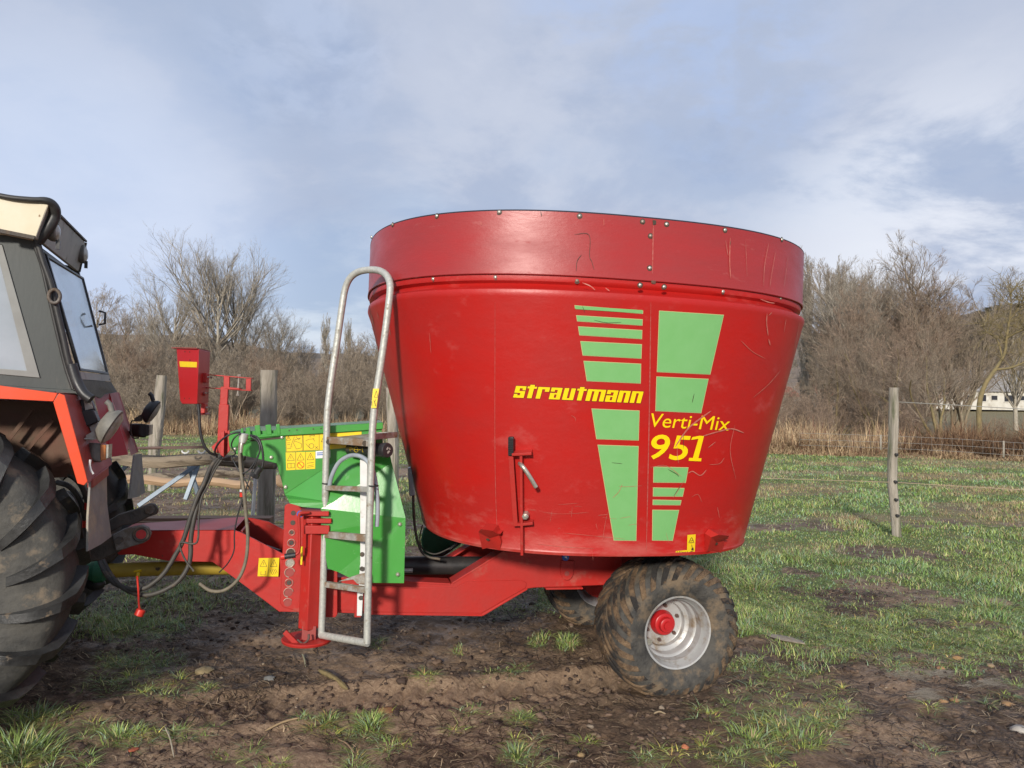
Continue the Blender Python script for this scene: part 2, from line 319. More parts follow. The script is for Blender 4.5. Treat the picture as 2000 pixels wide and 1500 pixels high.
prof += [(2.345, A2-.003, B2-.004, 0), (2.365, A2+.004, B2+.0, 0), (2.383, A2+.002, B2-.004, 0), (2.393, A2-.012, B2-.02, 0), (2.402, A2-.035, B2-.052, 0), (2.425, A2-.04, B2-.075, 0), (2.438, SA, SB, 0), (2.452, SA+.003, SB+.003, 0), (2.50, SA, SB, 0)]
prof += [(2.50, SA-.012, SB-.012, 0), (2.43, SA-.05, SB-.05, 0), (2.3, A2-.03, B2-.03, 0), wp(1.0, -.02)]
loft(tb, prof); tub = tb.build('tub', m_tub, wagon, smooth=40)
# floor of the tub
fl = MB(); a, b, c = wall(.91, -.03); k = [oval(a, b, c, .93, 2*math.pi*i/96) for i in range(96)]; fl.prism(k, (0, 0, .01)); fl.build('floor', m_inner, tub)
inn = MB(); loft(inn, [wp(.95, -.024), wp(2.3, -.034), (2.44, SA-.055, SB-.055, 0), (2.81, RA-.014, RB-.014, 0)]); inn.build('lining', m_inner, tub)
rg = MB(); loft(rg, [(2.476, RA-.010, RB-.010, 0), (2.470, RA, RB, 0), (2.474, RA+.004, RB+.004, 0), (2.50, RA, RB, 0), (2.822, RA, RB, 0), (2.822, RA-.008, RB-.008, 0)]); ring = rg.build('extension_ring', m_ring, wagon, smooth=40)
lp = MB(); loft(lp, [(2.808, RA-.012, RB-.012, 0), (2.829, RA-.010, RB-.010, 0), (2.831, RA-.004, RB-.004, 0), (2.827, RA+.001, RB+.001, 0), (2.8215, RA-.001, RB-.001, 0)]); lp.build('rubber_lip', m_rim_dark, ring)
def hit(px, py, off=.003):
    """points of the tub's outer skin seen at the given authoring coordinates, lifted off it by off"""
    px = np.atleast_1d(np.asarray(px, float)); py = np.atleast_1d(np.asarray(py, float))
    D = CF+((px-1000)/FPX)[:, None]*CR-((py-750)/FPX)[:, None]*CU; o = MF.L(CP); d = D@MF.B.T
    def f(s):
        P = o+d*s[:, None]; z = P[:, 2]; up = z > 2.44
        a = np.where(up, np.where(z > 2.472, RA, SA), np.interp(z, PZ, PA)); b = np.where(up, np.where(z > 2.472, RB, SB), np.interp(z, PZ, PB)); c = np.where(up, 0, np.interp(z, PZ, PC))
        return (np.abs((P[:, 0]-c)/a)**NE+np.abs(P[:, 1]/b)**NE)-1
    lo = np.full(len(px), 2.5); hi = lo.copy(); done = np.zeros(len(px), bool)
    for s in np.arange(2.5, 8, .03):
        g = f(np.full(len(px), s)); h = (g < 0) & ~done; hi[h] = s; lo[h] = s-.03; done |= h
    for _ in range(18):
        m_ = (lo+hi)/2; g = f(m_); hi = np.where(g < 0, m_, hi); lo = np.where(g < 0, lo, m_)
    P = o+d*hi[:, None]
    n = np.stack([np.sign(P[:, 0])*np.abs(P[:, 0]/1.3)**(NE-1)/1.3, np.sign(P[:, 1])*np.abs(P[:, 1]/1.28)**(NE-1)/1.28, np.where(P[:, 2] > 2.44, 0, -.26)*np.ones(len(px))], 1)
    n[:, 2] *= np.linalg.norm(n[:, :2], axis=1); n /= np.linalg.norm(n, axis=1)[:, None]
    return P+n*off, n
def quadgrid(mb, q, off, step=14):
    q = np.array(q, float); w = max(np.linalg.norm(q[1]-q[0]), np.linalg.norm(q[2]-q[3])); h = max(np.linalg.norm(q[3]-q[0]), np.linalg.norm(q[2]-q[1]))
    nx = max(1, int(w/step)); ny = max(1, int(h/60)); u, v = np.meshgrid(np.linspace(0, 1, nx+1), np.linspace(0, 1, ny+1)); u = u.ravel()[:, None]; v = v.ravel()[:, None]
    p = (1-u)*(1-v)*q[0]+u*(1-v)*q[1]+u*v*q[2]+(1-u)*v*q[3]; P, _ = hit(p[:, 0], p[:, 1], off)
    mb.add(P, [(j*(nx+1)+i, j*(nx+1)+i+1, (j+1)*(nx+1)+i+1, (j+1)*(nx+1)+i) for j in range(ny) for i in range(nx)])
def cr(s, ox, oy, pts): return [(ox+x/s, oy+y/s) for x, y in pts]
dec = [cr(4, 1100, 400, p) for p in ([(92, 788), (620, 822), (618, 848), (95, 814)], [(105, 866), (616, 898), (614, 940), (112, 906)], [(119, 953), (613, 982), (610, 1045), (130, 1015)],
       [(137, 1068), (610, 1093), (606, 1198), (155, 1173)], [(162, 1222), (604, 1245), (601, 1392), (187, 1373)], [(752, 830), (1250, 863), (1143, 1322), (734, 1302)])]
dec += [cr(3.75, 950, 720, p) for p in ([(1248, 60), (1622, 78), (1568, 322), (1240, 306)], [(773, 295), (1117, 310), (1111, 522), (808, 512)], [(817, 560), (1110, 570), (1093, 1256), (935, 1254)],
        [(1226, 720), (1475, 726), (1455, 832), (1224, 830)], [(1223, 873), (1446, 877), (1433, 933), (1222, 931)], [(1221, 962), (1424, 966), (1415, 996), (1220, 994)], [(1218, 1036), (1406, 1038), (1360, 1256), (1216, 1254)])]
for q in dec:
    mb = MB(); quadgrid(mb, q, .0035); d = mb.build('decal_bar', m_decal, tub, fix=False)
    c = np.mean(q, 0); q2 = [tuple(np.array(p)+np.sign(np.array(p)-c)*1.1) for p in q]; mb = MB(); quadgrid(mb, q2, .0022); mb.build('decal_border', m_decal_edge, d, fix=False)
# blocky slanted lettering
def lett():
    W = 57; S = [('s', 0), ('t', 180), ('r', 290), ('a', 462), ('u', 632), ('t', 825), ('m', 935), ('a', 1188), ('n', 1345), ('n', 1510)]; R = []
    for ch, x in S:
        g = {'s': [(0, 135, 0, .2), (78, 135, .2, .42), (0, 135, .42, .58), (0, 57, .58, .82), (0, 135, .82, 1), (95, 135, .66, .82), (0, 45, .2, .32)],
             't': [(0, W, 0, 1.15), (-28, 0, .84, 1), (W, 92, .84, 1)], 'r': [(0, W, 0, 1), (W, 150, .82, 1), (96, 150, .62, .82)],
             'a': [(0, 140, .82, 1), (0, 50, .66, .82), (86, 140, 0, .82), (0, 57, 0, .54), (57, 86, .42, .54), (57, 86, 0, .13)],
             'u': [(0, 57, 0, 1), (88, 143, 0, 1), (57, 88, 0, .14)], 'm': [(0, 57, 0, 1), (88, 145, 0, 1), (176, 233, 0, 1), (57, 88, .84, 1), (145, 176, .84, 1)],
             'n': [(0, 57, 0, 1), (88, 143, 0, 1), (57, 88, .84, 1)]}[ch]
        R += [(x+a, x+b, c, d) for a, b, c, d in g]
    return R
fg = MB(); bk = MB()
def lp_(u, v): return (980+(150+u+40*v)/6.667, 730+(306+u*.0452-150*v)/6.667)
for a, b, c, d in lett():
    quadgrid(fg, [lp_(a, d), lp_(b, d), lp_(b, c), lp_(a, c)], .0045, 10)
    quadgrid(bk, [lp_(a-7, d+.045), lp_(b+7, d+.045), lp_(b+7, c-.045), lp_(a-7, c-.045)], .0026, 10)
br = fg.build('brand_lettering', m_yel, tub, fix=False); bk.build('lettering_outline', m_youtline, br, fix=False)  # brown printed outline, slightly larger than the letters, lies behind them
def text_mesh(s, bold=0., shear=0.):
    cu = bpy.data.curves.new('t', 'FONT'); cu.body = s; cu.offset = bold; cu.shear = shear; cu.resolution_u = 4; cu.size = 1
    o = bpy.data.objects.new('t', cu); COL.objects.link(o); dg = bpy.context.evaluated_depsgraph_get(); me = bpy.data.meshes.new_from_object(o.evaluated_get(dg))
    bm = bmesh.new(); bm.from_mesh(me); bpy.data.objects.remove(o); bpy.data.curves.remove(cu); bpy.data.meshes.remove(me)
    return bm
def text_on(s, q, mapf, bold=0., shear=0., cuts=0):
    """text stretched into quad q (tl,tr,br,bl) and mapped to space by mapf(list of 2-D points)"""
    bm = text_mesh(s, bold, shear); xs = [v.co.x for v in bm.verts]; ys = [v.co.y for v in bm.verts]; x0, x1, y0, y1 = min(xs), max(xs), min(ys), max(ys)
    for i in range(1, cuts):
        x = x0+(x1-x0)*i/cuts; bmesh.ops.bisect_plane(bm, geom=bm.verts[:]+bm.edges[:]+bm.faces[:], plane_co=(x, 0, 0), plane_no=(1, 0, 0))
    bm.verts.ensure_lookup_table(); q = np.array(q, float); P = []
    for v in bm.verts:
        u = (v.co.x-x0)/(x1-x0); w = (v.co.y-y0)/(y1-y0); P.append((1-u)*w*q[0]+u*w*q[1]+u*(1-w)*q[2]+(1-u)*(1-w)*q[3])
    mb = MB(); mb.add(mapf(np.array(P)), [tuple(v.index for v in f.verts) for f in bm.faces]); bm.free(); return mb
c8 = lambda pts: cr(3.75, 950, 720, pts)
text_on('Verti-Mix', c8([(1206, 326), (1782, 352), (1782, 454), (1206, 426)]), lambda p: hit(p[:, 0], p[:, 1], .0045)[0], .0, .22, 24).build('model_lettering', m_yel, tub, fix=False)
nl = text_on('95', c8([(1204, 478), (1494, 490), (1494, 674), (1204, 662)]), lambda p: hit(p[:, 0], p[:, 1], .0045)[0], .012, .22, 12)
for q in ([(1508, 655), (1548, 657), (1590, 492), (1556, 490)], [(1482, 651), (1572, 655), (1568, 677), (1478, 673)], [(1496, 520), (1506, 500), (1556, 490), (1550, 512)]): quadgrid(nl, c8(q), .0047, 10)
nl.build('number_lettering', m_yel, tub, fix=False)
# pressure sticker, bottom right
def tubpoly(mb, pts, off):
    P, _ = hit([p[0] for p in pts], [p[1] for p in pts], off); mb.add(P, [tuple(range(len(pts)))])
def tubline(mb, pts, w, off):
    p = np.array(spline(pts, 5)) if len(pts) > 2 else np.array([np.array(pts[0])+(np.array(pts[1])-np.array(pts[0]))*i/6 for i in range(7)], float)
    d = np.gradient(p, axis=0); d /= np.linalg.norm(d, axis=1)[:, None]+1e-9; nn_ = np.stack([-d[:, 1], d[:, 0]], 1)*w/2
    tp = np.clip(np.minimum(np.arange(len(p)), np.arange(len(p))[::-1])/2+.3, 0, 1)[:, None]
    A, _ = hit(*(p+nn_*tp).T, off); B, _ = hit(*(p-nn_*tp).T, off); n = len(p)
    mb.add(np.concatenate([A, B]), [(i, i+1, n+i+1, n+i) for i in range(n-1)])
mb = MB(); quadgrid(mb, c8([(1470, 1216), (1530, 1212), (1523, 1349), (1466, 1354)]), .0035, 8); quadgrid(mb, c8([(1385, 1334), (1466, 1327), (1466, 1354), (1383, 1360)]), .0035, 8); st = mb.build('pressure_sticker', m_stk, tub, fix=False)
mb = MB()
for a, b in (((1478, 1274), (1500, 1232)), ((1500, 1232), (1518, 1272)), ((1518, 1272), (1478, 1274)), ((1490, 1262), (1510, 1256)), ((1500, 1285), (1505, 1318)), ((1470, 1336), (1466, 1350)), ((1466, 1350), (1516, 1330))): tubline(mb, c8([a, b]), 1.3, .0045)
tubpoly(mb, c8([(1496, 1318), (1512, 1306), (1516, 1326), (1500, 1330)]), .0045)
mb.build('pictogram', m_ink, st, fix=False)
text_on('5.0 bar', c8([(1390, 1336), (1458, 1331), (1458, 1352), (1390, 1356)]), lambda p: hit(p[:, 0], p[:, 1], .0048)[0], .01, 0).build('pressure_text', m_ink, st, fix=False)
# seams, welds, scratches
mb = MB()
m_weld = M('worn_weld_seam', (.42, .12, .10), (.36, .03, .02), 60, .5)
for pts, w_, o_ in (([(1276, 431), (1275, 480), (1274, 535)], 2.4, .002), ([(1271, 590), (1268, 800), (1262, 1084)], 2.0, .002), ([(967, 590), (967, 900), (972, 1066)], 1.0, .0012)):
    mb = MB(); tubline(mb, pts, w_, o_); mb.build('weld_seam', m_weld, tub, fix=False)
mb = MB(); m_scr = M('pale_scratch', (.52, .20, .15), (.44, .07, .05), 30, .6)
for pts, w in (([(1497, 612), (1496, 630), (1499, 655)], 3), ([(1500, 662), (1503, 674)], 4), ([(1506, 610), (1500, 616)], 3), ([(1446, 665), (1468, 686), (1493, 700)], 1.4), ([(1470, 776), (1500, 750), (1524, 722)], 1.6),
    ([(1388, 802), (1360, 822), (1340, 840), (1318, 872)], 5), ([(1372, 851), (1400, 843), (1428, 837), (1452, 845)], 4), ([(1382, 874), (1397, 862)], 2.4), ([(1343, 924), (1352, 920), (1367, 928), (1379, 917)], 3.2),
    ([(1325, 905), (1322, 890), (1322, 870)], 1.6), ([(1384, 907), (1404, 905), (1414, 893)], 1.5), ([(1270, 912), (1300, 909), (1330, 930)], 1.5), ([(1337, 935), (1322, 960), (1314, 972)], 1.2), ([(1434, 830), (1425, 880), (1436, 935)], 1.3),
    ([(1560, 630), (1553, 670), (1548, 700)], 1.2), ([(1534, 622), (1530, 648)], 1.2), ([(1425, 465), (1424, 510), (1426, 545)], 3), ([(1416, 470), (1421, 500)], 1.6), ([(1514, 490), (1505, 540), (1503, 560)], 1.3), ([(1208, 949), (1222, 950), (1254, 948)], 1), ([(1215, 945), (1208, 960), (1196, 972)], 1.3),
    ([(1137, 552), (1152, 558), (1162, 566)], 3.2), ([(1182, 562), (1190, 568)], 3.4), ([(1484, 584), (1500, 590), (1512, 592)], 3), ([(1350, 970), (1362, 965), (1370, 980)], 1.2), ([(1186, 1000), (1180, 1030), (1177, 1055)], 1), ([(1115, 810), (1123, 816), (1124, 822)], 1),
    ([(840, 650), (843, 690)], 1), ([(726, 612), (731, 636)], 2.2), ([(737, 608), (741, 622)], 1.5), ([(940, 434), (941, 440)], 2), ([(1179, 428), (1179, 441)], 1.3), ([(762, 640), (764, 655)], 1.6), ([(1060, 1000), (1100, 1003), (1150, 1000)], .8), ([(1090, 985), (1130, 982)], .8), ([(1100, 1040), (1160, 1046), (1220, 1052)], 1.1), ([(1050, 1062), (1110, 1068), (1160, 1070)], 1.4), ([(1400, 990), (1404, 1010)], 1.2), ([(1300, 1040), (1306, 1060)], .8),
    ([(1455, 470), (1458, 540)], 1), ([(1500, 475), (1492, 520), (1490, 560)], 1.4), ([(1530, 560), (1538, 500)], 1)): tubline(mb, pts, w*.58, .0052)
for _ in range(14):
    x = random.uniform(1000, 1240) if _ < 60 else random.uniform(760, 1440); y = random.uniform(985, 1070) if _ < 60 else random.uniform(600, 1040); l = random.uniform(4, 30); a = random.gauss(0, .15) if _ % 3 else random.gauss(1.5, .2)
    tubline(mb, [(x, y), (x+l*.5*math.cos(a), y+l*.5*math.sin(a)+random.uniform(-1, 1)), (x+l*math.cos(a), y+l*math.sin(a))], random.uniform(.3, .6), .0052)
mb.build('scratches', m_scr, tub, fix=False)['kind'] = 'stuff'
mb = MB()
for pts, w in (([(1121, 458), (1150, 459), (1151, 500), (1155, 510), (1160, 527)], .9), ([(1136, 497), (1127, 510), (1125, 530)], .9), ([(1137, 597), (1142, 610)], .8), ([(1160, 625), (1185, 630), (1213, 629)], .8), ([(1355, 768), (1351, 786)], 1.2), ([(1194, 903), (1215, 905)], .8), ([(1304, 916), (1320, 925), (1325, 930)], 1.2), ([(1330, 945), (1315, 968)], .9), ([(1426, 470), (1425, 480)], 1), ([(1056, 413), (1058, 423)], 1.4), ([(1334, 845), (1334, 876)], .9)): tubline(mb, pts, w, .0056)
mb.build('dark_scuffs', m_ink, tub, fix=False)['kind'] = 'stuff'
# round-headed bolts
bolts = [(767, 439), (853, 422), (975, 414.5), (1132, 422), (1255, 433), (1302, 438), (1416, 449.5), (1527, 468), (1270.5, 461), (1269, 523.5), (846, 545), (967.5, 541.5), (1127, 548.5), (1250, 557), (1297, 560.5), (1412, 569.5), (1524, 583), (726, 463)]
for i, (x, y) in enumerate(bolts):
    P, n = hit(x, y, 0.); P = P[0]; n = n[0]; u = nrm(np.cross(n, (0, 0, 1))); v = np.cross(n, u); mb = MB(); pr = [(-.002, .0115), (.002, .0115), (.005, .010), (.008, .0065), (.009, .0005)]
    vs = [P+n*a+r*(math.cos(k*math.pi/6)*u+math.sin(k*math.pi/6)*v) for a, r in pr for k in range(12)]; mb.add(vs, [(j*12+k, j*12+(k+1) % 12, (j+1)*12+(k+1) % 12, (j+1)*12+k) for j in range(4) for k in range(12)])
    b_ = mb.build('bolt', m_zinc if i % 4 else m_stain, ring, smooth=60)
    mb = MB(); mb.add([P+n*.0008+.0155*(math.cos(k*math.pi/8)*u+math.sin(k*math.pi/8)*v)*(1+.12*random.random()) for k in range(16)], [tuple(range(16))]); mb.build('dark_halo', m_ink, b_, fix=False)  # ragged near-black disc, a little wider than the bolt head
# notch at top of ring seam
mb = MB(); tubpoly(mb, [(1274, 430), (1281, 431), (1281, 438), (1275, 440)], .004); mb.build('seam_notch', m_ink, ring, fix=False)
mb = MB(); tubpoly(mb, [(1271, 548), (1280, 549), (1279, 555), (1271, 554)], .008); mb.build('seam_clip', m_stain, ring, fix=False)
# knife lever on the side: rail, handle, pin
def hp(x, y, o): return hit(x, y, o)[0][0]
lv = MB()
def hbar(mb, a, b, w, o0, o1):
    """bar standing off the tub from o0 to o1, path a->b, width w (authoring px)"""
    a = np.array(a, float); b = np.array(b, float); d = (b-a)/np.linalg.norm(b-a); n_ = np.array([-d[1], d[0]])*w/2
    c = [a+n_, b+n_, b-n_, a-n_]; A = [hp(*p, o0) for p in c]; B = [hp(*p, o1) for p in c]; mb.add(A+B, [(0, 1, 2, 3), (7, 6, 5, 4), (0, 4, 5, 1), (1, 5, 6, 2), (2, 6, 7, 3), (3, 7, 4, 0)])
hbar(lv, (1020, 882), (1022, 1078), 5, 0, .05); hbar(lv, (1001, 886), (1010, 1022), 9, .03, .045); hbar(lv, (1004, 882), (1040, 880), 5, 0, .06); hbar(lv, (1014, 1019), (1042, 1016), 5, 0, .05)
lever = lv.build('knife_lever', m_frame, wagon, bevel=.002)
g = MB(); hbar(g, (1001.5, 849), (1001.5, 885), 10, .03, .055); g.build('grip', m_black, lever, bevel=.004)
g = MB()
for k in range(9): hbar(g, (997, 853+k*3.6), (1006, 853+k*3.6), 1.4, .055, .059)
g.build('grip_ribs', m_black, lever)
g = MB(); g.tube(spline([hp(1017, 902, .03), hp(1024, 901, .08), hp(1031, 909, .09), hp(1040, 924, .09), hp(1049, 941, .085)], 5), .0125, 12); g.build('bent_pin', m_zinc, lever, smooth=60)
g = MB(); P, n = hit(1028, 1003, 0.); g.tube([P[0], P[0]+n[0]*.05], .020, 6); g.tube([P[0]+n[0]*.05, P[0]+n[0]*.06], .013, 10); g.build('pivot_bolt', m_zinc, lever, bevel=.002)
g = MB(); P, n = hit(1007, 1003, 0.); g.tube([P[0], P[0]+n[0]*.03], .012, 8); g.build('pivot_nut', m_zinc, lever)
# battered brackets near the tub foot
for cx, cy, w in ((961, 1044, 1), (1391, 1052, .9)):
    g = MB(); pts = [(-17, -12), (-9, -22), (12, -19), (16, -10), (22, -8), (17, -2), (20, 12), (16, 30), (8, 26), (-4, 24), (-16, 26)]
    pts = [(cx+x*w, cy+y*w) for x, y in pts]; A, _ = hit([p[0] for p in pts], [p[1] for p in pts], .004); dp = [.06, .09, .09, .06, .05, .03, .02, .01, .01, .01, .02]; B = [hp(p[0], p[1], d) for p, d in zip(pts, dp)]
    c0 = hp(cx, cy+3, .035); k = len(pts); g.add(list(A)+B+[c0], [(i, (i+1) % k, k+(i+1) % k, k+i) for i in range(k)]+[(k+i, k+(i+1) % k, 2*k) for i in range(k)]); br = g.build('bent_bracket', m_frame, wagon, smooth=20)
    g = MB(); P, n = hit(cx-2, cy+4, .045); u = nrm(np.cross(n[0], (0, 0, 1))); v = np.cross(n[0], u); g.add([P[0]+.012*(math.cos(a)*u+.7*math.sin(a)*v) for a in np.linspace(0, 2*math.pi, 10)[:-1]], [tuple(range(9))]); g.build('bolt_hole', m_ink, br, fix=False)
# ------------------------------------------------ chassis
def T(px, py, t): return MF.t(px, py, t)
def plate(mb, pts, t, th): mb.prism([T(x, y, t) for x, y in pts], (0, th, 0)); return mb
NT = -.36
side = [(583, 1195), (725, 1199), (942, 1202), (1030, 1150), (1044, 1148), (1180, 1143), (1215, 1140), (1215, 1086), (1100, 1084), (985, 1077), (890, 1136), (880, 1141), (790, 1137), (640, 1128), (600, 1122)]
ch = MB(); plate(ch, side, NT, .02)
def far(px_list, t0, t1):  # same outline, other side of the chassis
    r = []
    for x, y in px_list: p = T(x, y, t0); r.append(np.array([p[0], t1, p[2]]))
    return r
ch.prism(far(side, NT, .36), (0, -.02, 0)); chas = ch.build('chassis', m_frame, wagon, bevel=.004)
# flanges along the upper and lower edges
fg = MB()
def flange(a, b, t, w, h=.012):
    A = T(*a, t); B = T(*b, t); A = A+np.array([0, w/2, 0]); B = B+np.array([0, w/2, 0]); fg.bar(A, B, w, h)
for a, b in (((640, 1128), (790, 1137)), ((790, 1137), (880, 1141)), ((883, 1140), (985, 1077)), ((725, 1199), (942, 1202)), ((942, 1202), (1030, 1150))): flange(a, b, NT-.004, .14)
for a, b in (((640, 1128), (880, 1141)), ((883, 1140), (985, 1077)), ((725, 1199), (942, 1202)), ((942, 1202), (1030, 1150))):
    A = T(*a, NT); B = T(*b, NT); fg.bar(np.array([A[0], .30, A[2]]), np.array([B[0], .30, B[2]]), .12, .012)
A = T(1180, 1143, NT); fg.box((T(1100, 1146, NT)[0], -.35, T(1100, 1147, NT)[2]), (.13, .05, .006))
fg.build('flange', m_frame, chas, bevel=.002)
# reinforcing lap plate and lifting eye
g = MB(); plate(g, [(645, 1142), (890, 1148), (912, 1136), (1018, 1133), (1028, 1138), (1027, 1148), (940, 1198), (725, 1195), (645, 1190)], NT-.008, .008); g.build('lap_plate', m_frame, chas, bevel=.002)
g = MB(); c = T(1107, 1117, NT); pts = [(c[0]-.045, NT-.014, c[2]+.08), (c[0]+.045, NT-.014, c[2]+.08)]+[(c[0]+.045*math.cos(a), NT-.014, c[2]+.0-.055*math.sin(a)) for a in np.linspace(0, math.pi, 10)]; g.prism(pts, (0, .014, 0)); eye_ = g.build('lifting_eye', m_frame, chas, bevel=.003)
g = MB(); g.tube([(c[0]-.003, NT-.016, c[2]-.008), (c[0]-.003, NT-.012, c[2]-.008)], .017, 12); g.build('eye_hole', m_tred, eye_)
g = MB(); c = T(1104, 1088, NT); g.tube([(c[0], NT-.012, c[2]), (c[0], NT-.0, c[2])], .024, 20); b_ = g.build('round_sticker', m_blue, chas)
g = MB(); g.prism([(c[0]-.012, NT-.0135, c[2]+.004), (c[0]+.004, NT-.0135, c[2]+.010), (c[0]+.014, NT-.0135, c[2]-.012), (c[0]-.002, NT-.0135, c[2]-.002)], (0, .002, 0)); g.build('sticker_mark', m_paper, b_)
g = MB()   # belly box between the rails under the tub, cross members, axle
z1 = T(1100, 1086, NT)[2]; z0 = T(1100, 1145, NT)[2]
g.box((.05, 0, (z0+z1)/2+.02), (.5, .33, (z1-z0)/2-.02)); g.box((-.62, 0, .52), (.02, .34, .06)); g.box((-1.25, 0, .47), (.03, .34, .08)); g.build('belly_box', m_frame, chas, bevel=.004)
# gearbox and black driveshaft
g = MB(); P0 = T(770, 1104, -.05); P1 = T(955, 1104, -.05); g.tube([P0-np.array([.5, 0, 0]), P1], .062, 20); sh = g.build('driveshaft_cover', m_shaft, wagon, smooth=60)
g = MB(); g.tube([P1, P1+np.array([.08, 0, 0])], .085, 20); g.build('shaft_flange', m_black, sh, bevel=.004)
g = MB(); g.tube([T(788, 1114, -.14), T(806, 1114, -.14)], .016, 10); g.build('grease_tube', m_galv, sh)
# far-side green rubber apron
g = MB(); pts = [(828, 1030), (822, 1055), (828, 1085), (850, 1092), (880, 1078), (905, 1060), (900, 1040), (870, 1030)]; g.prism([T(x, y, .55) for x, y in pts], (0, .03, 0)); ap = g.build('apron', m_dgreen, wagon, bevel=.02)
g = MB(); g.tube(spline([T(845, 1088, .50), T(868, 1080, .5), T(892, 1062, .5), T(905, 1050, .5)], 4), .018, 8); g.build('edge_seal', m_black, ap)
# ------------------------------------------------ drawbar (converges to the hitch)
def td(px): return np.interp(px, [240, 440, 498], [-.13, -.22, NT])
bar = [(215, 1062), (240, 1037), (300, 1036), (458, 1036), (470, 1040), (500, 1055), (545, 1078), (600, 1104), (600, 1196), (545, 1195), (500, 1160), (440, 1114), (415, 1098), (330, 1096), (260, 1083), (232, 1084)]
dbm = MB(); near = [T(x, y, td(x)) for x, y in bar]
dbm.prism(near, (0, .018, 0)); farp = [np.array([p[0], -p[1]-.018, p[2]]) for p in near]; dbm.prism(farp, (0, .018, 0)); draw = dbm.build('drawbar', m_frame, wagon, bevel=.003)
g = MB()
i0, i1, i2 = near[1], near[3], near[4]
def span(p, q, off=.004): g.add([p+[0, 0, off], q+[0, 0, off], np.array([q[0], -q[1], q[2]+off]), np.array([p[0], -p[1], p[2]+off])], [(0, 1, 2, 3)])
span(near[1], near[3]); g.add([near[9], near[11], near[11]*[1, -1, 1], near[9]*[1, -1, 1]], [(0, 1, 2, 3)])
k = near[4]; g.box((k[0]-.01, 0, k[2]-.07), (.006, .17, .06)); g.build('top_plate', m_ring, draw)
g = MB()
for x, y, r in ((356, 1053, .014), (380, 1073, .007), (318, 1085, .006)):
    p = T(x, y, td(x)-.001); g.tube([p, p+[0, .004, 0]], r, 14)
g.build('plate_hole', m_ink, draw)
g = MB(); p = T(545, 1082, -.22); q = T(480, 1060, -.1); g.tube([p, q], .03, 12); g.build('damper', m_black, draw)
# height plate with its column of holes
hpl = [(556, 988), (562, 984), (597, 985), (600, 993), (607, 1000), (607, 1196), (584, 1197), (574, 1192), (553, 1186), (547, 1178)]
g = MB(); plate(g, hpl, NT-.03, .026); hp_ = g.build('hitch_height_plate', m_frame, wagon, bevel=.004)
holes = [(573, 1002, .020, 0), (572, 1021, .020, 0), (570, 1040, .019, 1), (569, 1060, .026, 1), (568, 1079, .030, 2), (566.5, 1099, .030, 3), (566, 1118, .034, 4), (564.5, 1138, .027, 1), (563.5, 1157, .032, 4), (562, 1177, .031, 5)]
m_hring = M('worn_ring_metal', (.52, .44, .36), (.42, .12, .09), 60, .5, metal=.3)
for x, y, r, k in holes:
    c = T(x, y, NT-.03); g = MB(); n = 20; arc = {0: (0, 0), 1: (0, 2*math.pi), 2: (0, 2*math.pi), 3: (0, 2*math.pi), 4: (.2, 4.6), 5: (.6, 2.8)}[k]
    if k: g.tube([c+[r*.88*math.cos(a), -.003, r*.88*math.sin(a)] for a in np.linspace(arc[0], arc[1], 22)], .0035 if k > 1 else .0026, 6); g.build('hole_ring', m_hring, hp_)
    g = MB(); g.tube([c+[0, -.0015, 0], c+[0, .002, 0]], r*.78 if k != 1 else r*.6, 18); g.build('hole', {0: m_iron, 1: m_iron, 2: m_ink, 3: m_zinc, 4: m_tred, 5: m_tred}[k], hp_)
# ------------------------------------------------ parking jack
JT = -.50
c = T(607, 1120, JT); zt = T(600, 1000, JT)[2]; zb = T(600, 1228, JT)[2]; cx = T(610, 1100, JT)[0]
JO = np.array([cx, JT+.02, 0]); rj = .068
g = MB(); g.prism([JO+[-rj*1.0, -.01, zb], JO+[-.012, -rj, zb], JO+[rj, -.01, zb], JO+[rj*.8, rj, zb], JO+[-rj*.8, rj, zb]], (.0, 0, zt-zb)); jack = g.build('parking_jack', m_frame, wagon, bevel=.006)
g = MB(); g.box(JO+[0, .0, zb-.03], (.042, .042, .05)); g.build('inner_leg', m_tred, jack, bevel=.003)
fc = MF.z(600, 1251, T(600, 1251, JT)[2]); fz = fc[2]; JX = JO+[0, 0, 0]
g = MB(); g.lathe([(-.006, .001), (-.006, .150), (.006, .154), (.012, .148), (.010, .06), (.010, .001)], (T(599, 1251, JT)[0], JT+.02, fz), 'z', 40); fo = g.build('foot_plate', m_frame, jack, smooth=40)
g = MB(); p = T(556, 1234, JT-.06); q = T(580, 1258, JT-.06); g.bar(p, q, .02, .03); g.build('foot_tab', m_frame, jack, bevel=.003)
g = MB(); cp = spline([T(582, 1250, JT-.07), T(592, 1257, JT-.08), T(602, 1249, JT-.08), T(603, 1240, JT-.07)], 6)
for i, p in enumerate(cp[::1]): g.ball(p, .008, 4, (1, 1, .7))
g.build('safety_chain', m_rust, jack)
g = MB(); top = T(612, 995, JT-.02); g.box(JO+[.0, -.01, zt+.0], (.088, .082, .014)); g.box(JO+[.03, -.055, zt-.045], (.075, .03, .014)); g.box(JO+[.02, -.058, zt-.10], (.075, .02, .026)); g.build('jack_head', m_frame, jack, bevel=.004)
g = MB(); p = [(587, 1003), (584, 1008), (585, 1040), (585, 1068), (583, 1079), (576, 1084)]; g.tube(spline([T(604, 1001, JT-.09)]+[T(x, y, JT-.11) for x, y in p], 4), .0085, 8); crk = g.build('crank_handle', m_frame, jack, smooth=60)
g = MB(); g.tube([T(577, 1084, JT-.11), T(556, 1087, JT-.11)], .017, 12); g.build('crank_grip', m_black, crk, smooth=60)
g = MB(); g.tube([T(556, 1087, JT-.11), T(549, 1088, JT-.11)], .0185, 12); g.build('grip_end', m_plred, crk, smooth=60)
